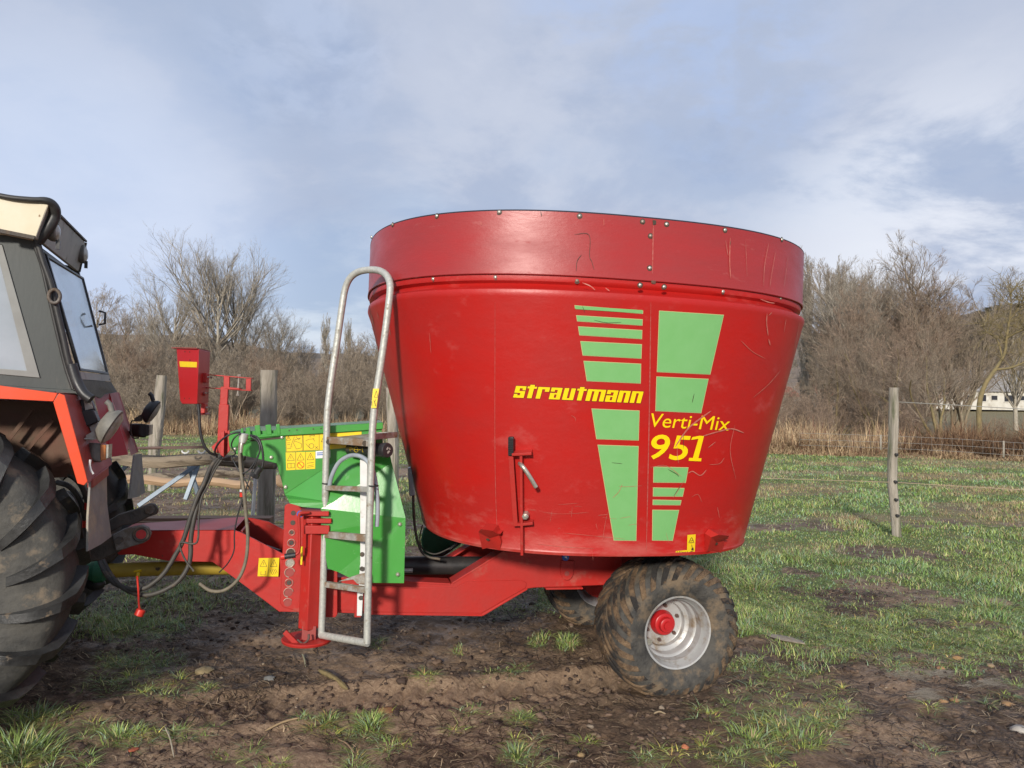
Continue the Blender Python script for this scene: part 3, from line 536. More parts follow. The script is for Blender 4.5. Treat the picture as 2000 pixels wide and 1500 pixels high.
g = MB(); plate(g, [(587.5, 1068), (592, 1067), (590, 1103), (586.5, 1103)], JT-.06, .003); g.build('yellow_strip', m_stk, jack)
g = MB(); c = T(587, 1002, JT-.02); g.tube([c+[0, -.04, 0], c+[0, -.034, 0]], .020, 16); g.build('blue_sticker', m_blue, jack)
g = MB(); c = T(588, 1003, JT-.02); g.tube([c+[-.004, -.043, -.002], c+[-.004, -.039, -.002]], .009, 10); g.build('sticker_mark', m_paper, jack)
# ladder foot brackets on chassis
g = MB(); plate(g, [(640, 1113), (659, 1113), (659, 1200), (655, 1206), (636, 1206), (636, 1113)], NT-.06, .05); plate(g, [(695, 1130), (705, 1120), (705, 1206), (692, 1206)], NT-.05, .05); g.build('ladder_bracket', m_frame, wagon, bevel=.003)
# ------------------------------------------------ green hood
HA, HC = -.42, -.53
def H(x, y, t): return T(x, y, t)
U = [(450, 843), (490, 842), (600, 838), (745, 828), (748, 872), (700, 872), (556, 966), (549, 935), (540, 905), (515, 899), (460, 886), (448, 872), (446, 856)]
g = MB(); g.prism([H(x, y, HA) for x, y in U], (0, .012, 0)); hood = g.build('front_hood', m_green, wagon, bevel=.003)
g = MB()   # lit sloping facet and lower box as folded sheet
a0, a1, a2 = H(556, 966, HA), H(672, 890, HA), H(700, 871, HA); b0 = H(562, 974, HC+.02); b1 = H(650, 981, HC); b2 = H(792, 1012, HC-.08); r0 = H(758, 870, HA-.07); r1 = H(765, 903, HA-.10)
g.add([a0, a1, a2, r0, r1, b2, b1, b0], [(0, 1, 6, 7), (1, 2, 4, 6), (2, 3, 4), (4, 5, 6)])
c0 = H(590, 990, HC+.01); c1 = H(627, 993, HC); low = [H(650, 981, HC), b2, H(789, 1139, HC-.08), H(702, 1138, HC-.03), H(662, 1118, HC), H(640, 1110, HC), H(627, 1040, HC)]
g.add([b0, b1]+[c1, c0, H(566, 983, HC+.02)], [(0, 1, 2, 3, 4)]); g.add(low+[c1], [(0, 1, 2, 3, 4, 5, 6, 7)])
g.add([r0, r1, b2, low[2]]+[np.array([p[0], .30, p[2]]) for p in (r0, r1, b2, low[2])], [(0, 1, 5, 4), (1, 2, 6, 5), (2, 3, 7, 6)])
g.build('lower_guard', m_greeng, hood, smooth=0, fix=False)
g = MB(); tl = H(600, 838, HA); tr = H(748, 827, HA); g.prism([H(538, 838, HA-.02), H(600, 834, HA-.02), H(748, 825, HA-.02), H(748, 838, HA-.02), H(640, 846, HA-.02), H(538, 852, HA-.02)], (0, .03, 0)); lid = g.build('lid_flange', m_green, hood, bevel=.003)
g = MB(); p, q = H(538, 838, HA), H(748, 825, HA); g.add([p+[0, -.02, .001], q+[0, -.02, .001], np.array([q[0], .4, q[2]-.01]), np.array([p[0], .4, p[2]-.01])], [(0, 1, 2, 3)]); p2, q2 = H(450, 843, HA), H(538, 841, HA); g.add([p2, q2, np.array([q2[0], .4, q2[2]]), np.array([p2[0], .4, p2[2]])], [(0, 1, 2, 3)]); g.build('hood_top', m_green, hood)
g = MB()
for x, y in ((565, 841), (580, 840), (612, 838), (627, 837)): p = H(x, y, HA-.0215); g.tube([p, p+[0, .003, 0]], .005, 8)
g.build('lid_holes', m_ink, lid)
g = MB(); plate(g, [(484, 853), (550, 848), (552, 852), (486, 860)], HA-.012, .02)
for (x0, x1, y0, yb) in ((470, 474.5, 836, 853), (480, 488, 835, 852), (497, 507.5, 830, 850), (518, 529, 829, 849), (538.5, 546, 828, 848)):
    plate(g, [(x0, y0+1), (x1, y0), (x1+2, yb), (x0+3, yb+1)], HA-.024, .014)
plate(g, [(473, 852), (547, 845), (547, 851), (486, 857), (475, 858)], HA-.022, .012); g.build('hose_comb', m_green, hood, bevel=.003)
g = MB(); plate(g, [(487, 857), (550, 853), (550, 857), (490, 862)], HA-.002, .003); g.build('comb_painted_shade', m_ink, hood)  # black strip painted as the shade below the comb
for x, y in ((459, 877), (530, 893.5), (558, 951.5), (551, 854), (558, 951), (781, 1024), (777, 1122)):
    p = H(x, y, HA if x < 700 else HC-.078); g = MB(); g.lathe([(-.010, .001), (-.009, .008), (-.004, .0125), (.001, .0135)], p, 'y', 14); g.build('hood_screw', m_zinc, hood)
# stickers on the hood
def sticker(parent, q, t, cells, mat=m_stk, fr=None):
    f = fr or T; mb = MB(); mb.prism([f(x, y, t) for x, y in q], (0, .001, 0)); s = mb.build('warning_sticker', mat, parent, fix=True)
    k = MB(); q = np.array(q, float)
    def P(u, v): w = (1-u)*(1-v)*q[0]+u*(1-v)*q[1]+u*v*q[2]+(1-u)*v*q[3]; return f(w[0], w[1], t-.0006)
    def ln(a, b, w=.0022):
        A, B = P(*a), P(*b); k.bar(A, B, .0006, w, (0, 0, 1)) if abs(B[0]-A[0]) > abs(B[2]-A[2]) else k.bar(A, B, w, .0006, (0, 1, 0))
    for c in cells:
        for a, b in c: ln(a, b)
    o = k.build('pictogram', m_ink, s)
    return s, P
def tri(u0, v0, u1, v1): m_ = (u0+u1)/2; return [((u0, v1), (m_, v0)), ((m_, v0), (u1, v1)), ((u1, v1), (u0, v1)), ((m_, v0+(v1-v0)*.35), (m_, v0+(v1-v0)*.75))]
def boxl(u0, v0, u1, v1): return [((u0, v0), (u1, v0)), ((u1, v0), (u1, v1)), ((u1, v1), (u0, v1)), ((u0, v1), (u0, v0))]
sticker(hood, [(557.5, 850), (592, 848.5), (592.5, 881), (558.5, 883.5)], HA-.0012, [tri(.05, .05, .28, .30), boxl(.02, .02, .97, .97), [((.3, .65), (.5, .12)), ((.25, .7), (.38, .7)), ((.5, .35), (.9, .55)), ((.5, .35), (.45, .5)), ((.45, .5), (.6, .85)), ((.9, .55), (.88, .8)), ((.6, .85), (.88, .8)), ((.08, .45), (.25, .45)), ((.08, .55), (.25, .55)), ((.08, .78), (.3, .78)), ((.6, .12), (.75, .3)), ((.75, .3), (.85, .2)), ((.5, .3), (.85, .2))]])
sticker(hood, [(592, 848.5), (624, 847), (624, 879.5), (592.5, 881)], HA-.0012, [boxl(.0, .02, .98, .97), [((.4, .1), (.7, .07)), ((.7, .07), (.65, .18)), ((.4, .1), (.45, .2)), ((.15, .4), (.35, .3)), ((.35, .3), (.7, .3)), ((.6, .25), (.7, .45)), ((.15, .55), (.3, .75)), ((.3, .75), (.45, .85))], [((.5+.16*math.cos(a), .72+.16*math.sin(a)), (.5+.16*math.cos(a+.8), .72+.16*math.sin(a+.8))) for a in np.arange(0, 6.2, .8)], [((.72, .75), (.9, .9)), ((.75, .9), (.88, .75))]])
sticker(hood, [(624, 847), (706, 843), (706, 872), (624, 879.5)], HA-.0012, [tri(.04, .1, .2, .5), boxl(.25, .3, .5, .7), boxl(.55, .3, .8, .7), [((.6, .6), (.8, .5))]])
s3, P3 = sticker(hood, [(558, 884), (616, 882), (615.5, 915.5), (559, 918.5)], HA-.0012, [tri(.05, .08, .29, .46), tri(.38, .08, .62, .46), tri(.72, .08, .95, .46), boxl(.05, .62, .17, .88), boxl(.17, .62, .29, .88), [((.72, .66), (.95, .62)), ((.74, .82), (.95, .76)), ((.72, .9), (.95, .86))], [((.333, 0), (.333, 1)), ((.667, 0), (.667, 1))]])
g = MB(); c = P3(.5, .74); g.tube([c+[.020*math.cos(a), -.0005, .020*math.sin(a)] for a in np.linspace(0, 2*math.pi, 20)], .0022, 5); g.tube([c+[-.013, -.001, .013], c+[.013, -.001, -.013]], .002, 5); g.build('prohibition_ring', m_inkred, s3)
g = MB(); plate(g, [(616.5, 881), (645, 879.5), (645, 894), (616.5, 895.5)], HA-.0012, .001); wl = g.build('white_label', m_paper, hood)
g = MB()
for yy in (884, 887.5): plate(g, [(619, yy), (640, yy-1), (640, yy+.8), (619, yy+1.8)], HA-.002, .0006)
g.build('label_print', m_blue, wl)
# sticker pair on drawbar
s5, P5 = sticker(draw, [(505.5, 1090), (545.5, 1089.5), (543.5, 1126), (503, 1125.5)], NT-.0012, [tri(.08, .10, .42, .46), tri(.58, .10, .92, .46), [((.5, 0), (.5, 1)), ((.15, .72), (.15, .92)), ((.15, .92), (.35, .92)), ((.36, .7), (.36, .92)), ((.34, .72), (.38, .72)), ((.6, .66), (.72, .92)), ((.68, .62), (.80, .9)), ((.76, .6), (.88, .86)), ((.84, .6), (.94, .8))]])
# ------------------------------------------------ weigh box on its swing arm
def Yp(x, y, Y): return MF.Y(x, y, Y)
g = MB(); A, B, Cc = 4.72, 4.50, 4.76
f1 = [Yp(345, 681, A), Yp(388.5, 682, B), Yp(385, 789, B), Yp(356, 789, A-.05), Yp(352, 783, A-.03)]
bk = Yp(410, 691, Cc)-f1[1]; bk[2] = 0
g.prism(f1, bk); wb = g.build('weigh_box', m_boxred, wagon, bevel=.003, label='red tapered display box on a swing arm')
nf = nrm(np.cross(f1[1]-f1[0], f1[3]-f1[0])); nf = nf if nf@(MF.L(CP)-f1[0]) > 0 else -nf
g = MB(); v = bk*1.05; h = f1[1]-f1[0]; g.prism([f1[0]-h*.16+[0, 0, .002]+nf*.012, f1[1]+nf*.012+[0, 0, .002], f1[1]+v+[0, 0, .002], f1[0]-h*.16+v+[0, 0, .002]], (0, 0, .006)); g.build('lid', m_tred, wb)
def bface(u, w, o=.001): return f1[0]*(1-u)*(1-w)+f1[1]*u*(1-w)+f1[2]*u*w+(f1[3])*(1-u)*w+nf*o
g = MB(); g.prism([bface(.08, .23), bface(.93, .235), bface(.925, .335), bface(.085, .33)], -nf*.001); g.build('yellow_label', m_stk, wb)
g = MB()
for u, w in ((.38, .05), (.60, .055), (.60, .205), (.2, .9), (.5, .9)): p = bface(u, w, .0); g.tube([p, p+nf*.001], .005, 8)
g.build('vent_holes', m_ink, wb)
ns = nrm(np.cross(bk, (0, 0, 1))); ns = ns if ns@(MF.L(CP)-f1[1]) > 0 else -ns
def sface(u, z, o=0.): return np.array([*(f1[1]+bk*u)[:2], f1[1][2]-z])+ns*o
for z in (.17, .27, .36):
    g = MB(); g.box(sface(.55, z, .012), (.035, .012, .03) if z != .27 else (.02, .004, .012), (nrm(bk), ns, (0, 0, 1))); bb = g.build('bracket', m_frame, wb, bevel=.003)
    g = MB()
    for u in (.5, .75): p = sface(u, z-.005, .024 if z != .27 else .008); g.tube([p, p+ns*.014], .007, 6)
    g.build('nut', m_zinc, bb)
g = MB(); p = [sface(.2, .385, .0), sface(1.0, .385, 0)]; g.prism([p[0], p[1], p[1]+ns*.02-[0, 0, .012], p[0]+ns*.02-[0, 0, .012]], (0, 0, -.004)); g.build('drip_edge', m_tred, wb)
def Pm(x, y): return MF.Y(x, y, 4.70)
arm = MB(); arm.bar(Pm(396, 731), Pm(493, 739), .035, .006); arm.bar(Pm(392, 756.5), Pm(492, 763), .035, .006); arm.bar(Pm(486, 740), Pm(485.5, 762), .03, .03, (0, 1, 0)); ar = arm.build('swing_arm', m_frame, wagon, bevel=.0015)
g = MB(); g.tube([Pm(467, 733), Pm(464.5, 770)], .006, 8); g.tube([Pm(467, 731), Pm(467, 735)], .011, 6); g.tube([Pm(464.5, 769), Pm(464.3, 773)], .010, 6); g.build('hinge_pin', m_zinc, ar)
g = MB(); g.bar(Pm(443.5, 735), Pm(443, 757), .035, .032, (0, 1, 0)); g.bar(Pm(439.5, 756), Pm(437, 800), .045, .045, (0, 1, 0)); g.bar(Pm(438.5, 790), Pm(434.5, 885), .058, .058, (0, 1, 0)); g.bar(Pm(434, 757), Pm(470, 760), .045, .012)
post_ = g.build('box_post', m_frame, wagon, bevel=.003)
g = MB(); g.prism([Pm(413, 873), Pm(430, 856), Pm(431, 876), Pm(420, 886)], (0, .012, 0)); g.prism([MF.Y(x, y, 4.62) for x, y in ((431, 844), (438, 842), (437, 897), (430, 897))], (0, .03, 0)); g.prism([MF.Y(x, y, 4.66) for x, y in ((444, 842), (448, 840), (449, 880), (438, 893))], (0, .01, 0)); g.build('gusset', m_frame, post_, bevel=.002)
g = MB(); g.box(Pm(437, 890)+[.03, .05, -.02], (.09, .06, .012)); g.build('post_foot', m_iron, post_)
# ------------------------------------------------ ladder with handrail
YL, YR = 4.62, 4.37
LR = [(628, 1240, YL), (631, 1150, YL), (634, 1040, YL), (636, 940, YL), (638, 850, YL), (640, 800, YL), (648, 735, YL+.01), (658, 670, YL+.02), (668, 600, YL+.02), (674, 565, YL+.02), (684, 543, YL), (700, 531, YL-.03), (722, 527, YL-.08), (742, 529, YR+.12), (756, 539, YR+.06), (762, 556, YR+.02), (761, 580, YR), (755, 630, YR), (747, 690, YR), (738, 750, YR), (731, 800, YR), (727, 850, YR), (724, 940, YR), (721, 1040, YR), (719, 1150, YR), (717, 1256, YR)]
g = MB(); g.tube(spline([Yp(*p) for p in LR], 5), .0215, 14); lad = g.build('ladder', m_galv, wagon, smooth=60, label='galvanised ladder with arched handrail')
def lrung(y0, y1, h, nm='rung'):
    g = MB(); a = Yp(636, y0, YL); b = Yp(722, y1, YR); g.bar(a, b, .034, h); return g.build(nm, m_galv2, lad, bevel=.003)
lrung(952.5, 956, .030); lrung(1043.5, 1051.5, .040)
lrung(1141, 1153, .034)
g = MB(); g.tube([Yp(627, 1240, YL), Yp(718, 1256, YR)], .022, 12); g.build('rung', m_galv, lad, smooth=60)
pf = MB(); pf.bar(Yp(638, 859, YL), Yp(728, 866, YR+.02), .03, .040); pf.bar(Yp(731, 853, YR+.06), Yp(774, 849, YR+.30), .02, .035); pf.bar(Yp(641, 848, YL+.32), Yp(772, 848, YR+.30), .02, .028); pf.bar(Yp(640, 857, YL+.02), Yp(643, 848, YL+.34), .02, .03)
a, b, c, d = Yp(640, 857, YL+.02), Yp(728, 860, YR+.05), Yp(772, 847, YR+.29), Yp(643, 847, YL+.31); pf.add([a, b, c, d], [(0, 1, 2, 3)]); pf.build('platform', m_galv2, lad, bevel=.002)
g = MB(); g.prism([Yp(694, 845, YL+.28), Yp(719, 845, YL+.25), Yp(719, 852, YL+.25), Yp(694, 852, YL+.28)], (0, .003, 0)); g.build('plate_label', m_white, lad)
g = MB()
for x, Yv, y in ((642, YL-.035, 863), (713, YR+.03, 866)): g = MB(); p = Yp(x, y, Yv); g.tube([p, p+[0, .01, 0]], .017, 12); g.build('notch', m_ink, lad)
g = MB(); g.prism([Yp(x, y, YL-.10) for x, y in ((703, 897), (717.5, 897), (714.5, 1108), (703.5, 1108))], (.01, .035, 0)); g.prism([Yp(x, y, YL-.05) for x, y in ((698, 1158), (709, 1158), (707, 1203), (697, 1203))], (0, .03, 0)); g.prism([Yp(x, y, YL-.09) for x, y in ((703, 1105), (714, 1105), (716, 1150), (700, 1160))], (0, .03, 0)); chn = g.build('galvanised_channel', m_white, lad, bevel=.002)
g = MB()
for x, y in ((707.5, 1083), (707, 1111), (705, 1168)): g = MB(); p = Yp(x, y, YL-.103); g.tube([p, p+[0, .004, 0]], .0145, 14); g.build('channel_hole', m_iron, chn)
g = MB(); g.prism([Yp(x, y, YL-.12) for x, y in ((661, 1136), (700, 1122), (714, 1119), (714, 1142), (697, 1140), (690, 1132))], (0, .01, 0)); g.build('ladder_bracket', m_galv2, lad, bevel=.002)
for (x, y, Yv) in ((636.5, 944, YL), (727, 948.5, YR)):
    g = MB(); p = Yp(x, y, Yv); q = [p+[.028*math.cos(a)+.006, .030*math.sin(a), 0] for a in np.linspace(0, 2*math.pi, 20)]; g.tube(q, .0045, 6); g.build('cable_tie', m_black, lad)
g = MB(); g.prism([Yp(728.5, 759, YR-.03), Yp(740.5, 759, YR-.03), Yp(735, 797, YR-.03), Yp(725, 797, YR-.03)], (0, .004, 0)); rs = g.build('rail_sticker', m_stk, lad)
g = MB()
for a, b in (((731, 776), (735, 763)), ((735, 763), (738, 776)), ((738, 776), (731, 776)), ((730, 781), (733, 793)), ((734, 780), (731, 786)), ((734, 786), (734, 794)), ((726.5, 784), (726.5, 792))): g.bar(Yp(*a, YR-.0315), Yp(*b, YR-.0315), .002, .001, (0, 1, 0))
g.build('pictogram', m_ink, rs)
# document tube under the platform
g = MB(); a = Yp(683, 877, 4.66); b = Yp(757, 879.5, 4.42); d = nrm(b-a); g.tube([a, a+d*.012, b-d*.012, b], [.034, .042, .0415, .038], 28); can = g.build('document_tube', m_black, wagon, smooth=50)
g = MB(); g.tube([b-d*.035, b-d*.004, b+d*.004], [.0445, .0445, .040], 28); g.build('tube_cap', m_black, can, smooth=40)
u = nrm(np.cross(d, (0, 0, 1))); v = np.cross(u, d); g = MB(); e = b+d*.0045
for tri_ in ([(-.016, .006), (-.002, .022), (.004, .012), (-.006, .002)], [(-.002, -.022), (.016, -.006), (.006, .0), (-.008, -.010)], [(.012, .018), (.020, .004), (.012, .002), (.006, .010)]): g.prism([e-u*x+v*y for x, y in tri_], d*.0006)
g.build('cap_emblem', m_lens, can)
g = MB()
def onc(tt, ang): nn_ = -(u*math.cos(ang))+v*math.sin(ang); return a+d*tt+nn_*.0425
Lc = np.linalg.norm(b-a)
sd = 1 if onc(.1, 0)@(np.array([0, 1, 0])) < a[1] else -1
def q_(tt, ang): 
    nn_ = u*math.cos(ang)+v*math.sin(ang); nn_ = nn_ if True else nn_; return a+d*tt+nn_*.0428
ba = 0 if (u@np.array([0, -1, 0])) > 0 else math.pi
def q2(tt, h): return q_(tt, ba+(h if ba == 0 else -h))
for pl in ([(.06, -.25), (.06, .25), (.075, .33)], [(.075, .05), (.088, .05)], [(.12+.02*math.cos(k), .4*math.sin(k)) for k in np.arange(0, 6.6, .5)], [(.15, 0), (.165, 0)], [(.18, .3), (.18, -.3), (.19, -.3)], [(.10, .05), (.14, -.05)]): g.tube([q2(*p) for p in pl], .0013, 4)
g.build('tube_print', m_stk, can)
# grey drain hose looped over the ladder
g = MB(); g.tube(spline([Yp(*p) for p in ((643, 952, 4.60), (648, 930, 4.58), (660, 906, 4.56), (676, 893, 4.54), (692, 889, 4.5), (708, 893, 4.46), (720, 904, 4.43), (729, 922, 4.42), (734, 945, 4.42), (737, 975, 4.42), (737.5, 1005, 4.42), (736, 1028, 4.42))], 5), .0135, 12); g.build('drain_hose', m_greyhose, wagon, smooth=60)
# sensor box and cable at the tub's front foot
g = MB(); g.prism([Yp(797, 915, 5.1), Yp(803, 912, 5.1), Yp(812, 968, 5.1), Yp(800, 969, 5.1)], (0, .05, 0)); sb = g.build('junction_box', m_greyhose, wagon, bevel=.004)
g = MB(); g.tube(spline([Yp(*p) for p in ((807, 968, 5.08), (808, 1000, 5.08), (812, 1040, 5.08), (822, 1075, 5.06), (838, 1088, 5.05), (860, 1092, 5.04))], 5), .009, 8); g.tube(spline([Yp(*p) for p in ((825, 1025, 5.1), (820, 1050, 5.1), (826, 1072, 5.08), (850, 1082, 5.06), (880, 1070, 5.04))], 5), .005, 6); g.build('sensor_cable', m_hose, sb, smooth=60)
g = MB(); g.tube(spline([T(963, 1068, -.2), T(966, 1082, -.22), T(975, 1090, -.24), T(990, 1089, -.25)], 4), .004, 6); g.build('cable_loop', m_rust, wagon)
# ------------------------------------------------ wheels
def tyre_prof(R, w, rr):
    h = R-rr; hw = w/2
    P = [(-hw*.78, rr), (-hw*.90, rr+.02*h/.2), (-hw*.985, rr+h*.34), (-hw, rr+h*.52), (-hw*.965, rr+h*.70), (-hw*.88, rr+h*.86), (-hw*.72, rr+h*.945), (-hw*.4, rr+h*.985), (0, R)]
    return P
def tyre(parent, R, w, rr, nlug, hl, lw, sweep, ms, mt, loc=(0, 0, 0), flat=0., side_lug=.70, bar_=True):
    P = tyre_prof(R, w, rr); full = P+[(-y, r) for y, r in P[-2::-1]]
    s = spline([(y, r, 0) for y, r in full], 3); pr = [(p[0], p[1]) for p in s]
    g = MB(); g.lathe(pr, ax='y', n=96)
    def defo(p):
        if flat and p[2] < -(R-flat): k_ = (R-flat)+p[2]; p = p.copy(); p[2] = -(R-flat)+k_*.15; p[1] *= 1+(-k_)*.9
        return p
    g.xf(defo); ty = g.build('tyre', ms, parent, smooth=60, loc=loc)
    # lugs
    ys = np.array([p[0] for p in pr]); rs = np.array([p[1] for p in pr]); half = len(pr)//2
    yy = ys[:half+1]; rr_ = rs[:half+1]; arc = np.concatenate([[0], np.cumsum(np.hypot(np.diff(yy), np.diff(rr_)))]); tot = arc[-1]
    g = MB(); m = 9
    for sgn in (-1, 1):
        for k in range(nlug):
            th0 = 2*math.pi*(k+(.5 if sgn > 0 else 0))/nlug; A = []
            for j in range(m+1):
                f = j/m; sl = tot*(1.0-f*side_lug)+(tot*.0); y = np.interp(sl, arc, yy); r = np.interp(sl, arc, rr_)
                i_ = max(1e-3, 1e-3); y2 = np.interp(sl-.004, arc, yy); r2_ = np.interp(sl-.004, arc, rr_); tn = nrm([y2-y, r2_-r, 0]); nr = np.array([tn[1], -tn[0]]);
                if nr[1] < 0 and f < .6: nr = -nr
                if nr[0] > 0: nr = -nr if f > .3 else nr
                hh = hl*(1 if f < .72 else max(.12, 1-(f-.72)/.28*.9)); th = th0+sweep*(f**.85); ww = lw*(1+.35*f)
                for (o, dth) in ((-.002, -ww*.62), (hh, -ww/2), (hh, ww/2), (-.002, ww*.62)):
                    yv = y+nr[0]*o; rv = r+nr[1]*o; t_ = th+dth/R; A.append(np.array([rv*math.cos(t_), -sgn*yv if sgn > 0 else yv, rv*math.sin(t_)]))
            fs = [(4*j+c, 4*j+c+1, 4*j+5+c, 4*j+4+c) for j in range(m) for c in range(3)]+[(0, 1, 2, 3), (4*m+3, 4*m+2, 4*m+1, 4*m)]
            g.add(A, fs)
    g.xf(defo); lg = g.build('tread_lugs', mt, ty, smooth=30)
    return ty
def small_wheel(Cc, yaw, side):
    # mesh of the wheel object: dish rim
    p = [(-.175, .232), (-.183, .228), (-.180, .218), (-.165, .213), (-.125, .205), (-.115, .196), (-.06, .192), (-.052, .180), (-.045, .176), (.0, .172), (.01, .160), (.015, .148), (.045, .143), (.050, .135), (.050, .002)]
    g = MB(); g.lathe(p, ax='y', n=72); g.lathe([(.18, .232), (.183, .226), (.12, .20), (.05, .15), (.056, .002)], ax='y', n=48)
    if side > 0: g.xf(lambda q: q*[1, -1, 1])
    wh = g.build('wheel', m_rim, wagon, smooth=35, loc=tuple(Cc)); wh.rotation_euler = (0, 0, yaw)
    tyre(wh, .434, .43, .222, 28, .013, .034, .62, m_rubber, m_tread, flat=.012, side_lug=.66)
    g = MB(); g.lathe([(.058, .16), (.15, .165), (.16, .15), (.16, .05), (.2, .05)], ax='y', n=32)
    if side > 0: g.xf(lambda q: q*[1, -1, 1])
    g.build('brake_drum', m_frame, wh, smooth=40)
    g = MB(); g.lathe([(.05*1, .082), (.040, .082), (.030, .076), (.0, .070), (-.004, .064), (-.004, .050), (-.030, .046), (-.034, .040), (-.034, .028), (-.046, .026), (-.046, .001)], ax='y', n=36)
    if side > 0: g.xf(lambda q: q*[1, -1, 1])
    hb = g.build('hub', m_boxred, wh, smooth=40)
    for k in range(6):
        a = 2*math.pi*(k+.35)/6; g = MB(); c = np.array([.112*math.cos(a), 0, .112*math.sin(a)]); g.tube([c+[0, .05, 0], c+[0, .034, 0]], .0125, 6); g.tube([c+[0, .034, 0], c+[0, .022, 0]], .007, 8)
        if side > 0: g.xf(lambda q: q*[1, -1, 1])
        g.build('wheel_nut', m_rust, hb)
    if side < 0:
        g = MB(); g.lathe([(-.128, .198), (-.118, .193), (-.112, .200)], ax='y', n=60); g.build('lock_ring', m_rim, wh)
        a = math.radians(208); c = np.array([.172*math.cos(a), -.03, .172*math.sin(a)]); g = MB(); g.tube([c+[0, -.02, 0], c+[.0, -.055, 0]], .022, 16); g.tube([c+[0, .05, 0], c+[0, -.02, 0]], .010, 8); g.build('valve_guard', m_zinc, wh, smooth=50)
    return wh
F0 = T(1322, 1236, -.895); WC = np.array([F0[0], -.715, F0[2]]); w1 = small_wheel(WC, math.radians(3), -1); w1['label'] = 'near wheel with mud-caked tyre'
w2 = small_wheel(np.array([WC[0], .715, WC[2]]), 0, 1); w2['label'] = 'far wheel half hidden behind the chassis'
g = MB(); g.tube([(WC[0], -.6, WC[2]), (WC[0], .6, WC[2])], .055, 16); g.box((WC[0], 0, WC[2]+.12), (.10, .36, .10)); g.build('axle', m_frame, wagon, bevel=.003)

# ================================================================== tractor
TF = Fr((-2.87, 4.77, 0), math.radians(20), 0)
tr = empty('farm_tractor', TF.mat(), 'old orange and red farm tractor with grey cab, cut off by the left edge', 'tractor')
def R(x, y, t): return TF.t(x, y, t)
def pl(mb, pts, t, off): mb.prism([R(x, y, t) for x, y in pts], off); return mb
TN, TX = -.62, .62
# cab side: frame around the side window, wide rear pillar
g = MB(); pl(g, [(-260, 425), (0, 440), (66, 455), (70, 474), (152, 758), (150, 764), (-260, 735), (-260, 700), (78, 738), (4, 478), (-260, 460)], TN, (0, .03, 0)); cab = g.build('cab', m_cab, tr, bevel=.003)
g = MB(); pl(g, [(-260, 468), (4, 478), (78, 738), (-260, 708), (-260, 700), (52, 724), (-6, 492), (-260, 478)], TN-.008, (0, .01, 0)); g.build('window_frame', m_cabfr, cab, bevel=.002)
g = MB(); pl(g, [(-260, 474), (2, 486), (66, 730), (-260, 704)], TN+.008, (0, .004, 0)); g.build('side_window', m_glass, cab)
g = MB(); pl(g, [(-260, 734), (150, 762), (151, 772), (-260, 752)], TN-.014, (0, .03, 0)); pl(g, [(-260, 752), (108, 768), (108, 764), (-260, 748)], TN-.02, (0, .02, 0)); g.build('lower_sill', m_cab, cab, bevel=.003)
# far side of the cab and interior so the glass has depth
def mirror(p): q = np.array(p, float); q[1] = -q[1]; return q
nearp = [R(x, y, TN) for x, y in [(-260, 425), (0, 440), (66, 455), (70, 474), (152, 758), (-260, 735)]]
g = MB(); fp = [mirror(p) for p in nearp]; g.prism([fp[0], fp[1], fp[2], fp[2]*.9+fp[1]*.1, fp[1]*.97+fp[4]*.03, fp[0]], (0, -.03, 0)); g.prism([fp[2], fp[3], fp[3]+[-.12, 0, 0], fp[2]+[-.12, 0, 0]], (0, -.03, 0)); g.build('far_pillar', m_cab, cab)
g = MB(); p = nearp[3]; g.box((p[0]-.55, 0, p[2]-.35), (.30, .28, .35)); g.box((p[0]-.35, 0, p[2]+.0), (.07, .26, .22)); g.build('seat', m_black, cab, bevel=.03)
# rear face
def RQ(u, w, o=0.):
    a, b, c, d = R(72, 476, TN), R(153, 760, TN), R(216, 742, TX), R(158, 541, TX)
    return a*(1-u)*(1-w)+d*u*(1-w)+c*u*w+b*(1-u)*w+np.array([o, 0, 0])
def rquad(mb, u0, w0, u1, w1, o, th=.02): mb.prism([RQ(u0, w0, o), RQ(u1, w0, o), RQ(u1, w1, o), RQ(u0, w1, o)], (-th, 0, 0))
g = MB(); rquad(g, 0, 0, 1, .03, 0); rquad(g, 0, .03, .05, 1, 0); rquad(g, .965, .03, 1, 1, 0); rquad(g, .05, .93, .965, 1, 0); g.build('rear_frame', m_cab, cab, bevel=.003)
wf = [R(92, 497, TN+.03), R(164, 542, TX), R(213, 731, TX), R(158, 724, TN+.05)]
g = MB(); wi = [np.mean(wf, 0)+(p-np.mean(wf, 0))*.955 for p in wf]
for i in range(4): g.prism([wf[i], wf[(i+1) % 4], wi[(i+1) % 4], wi[i]], (-.02, 0, 0))
rwf = g.build('rear_window_frame', m_black, cab, bevel=.002)
g = MB(); g.prism([p-[.008, 0, 0] for p in wi], (-.004, 0, 0)); g.build('rear_window', m_glass, rwf)
g = MB(); p = R(186, 620, TX)+[.02, .02, 0]; g.tube([p+[.0, .0, -.05], p+[.04, .0, -.04], p+[.04, 0, .04], p+[0, 0, .05]], .008, 8); g.build('window_handle', m_black, rwf)
g = MB(); g.prism([R(157, 726, TN+.05), R(214, 733, TX), R(216, 745, TX), R(160, 741, TN+.05)], (-.02, 0, 0)); g.build('rear_panel', m_creamdk, cab)
g = MB(); g.prism([R(160, 742, TN+.05), R(217, 746, TX), R(229, 766, TX), R(205, 770, .35), R(197, 778, .2), R(178, 770, -.2), R(165, 768, TN+.05)], (-.01, 0, .0)); g.build('rubber_skirt', m_black, cab)
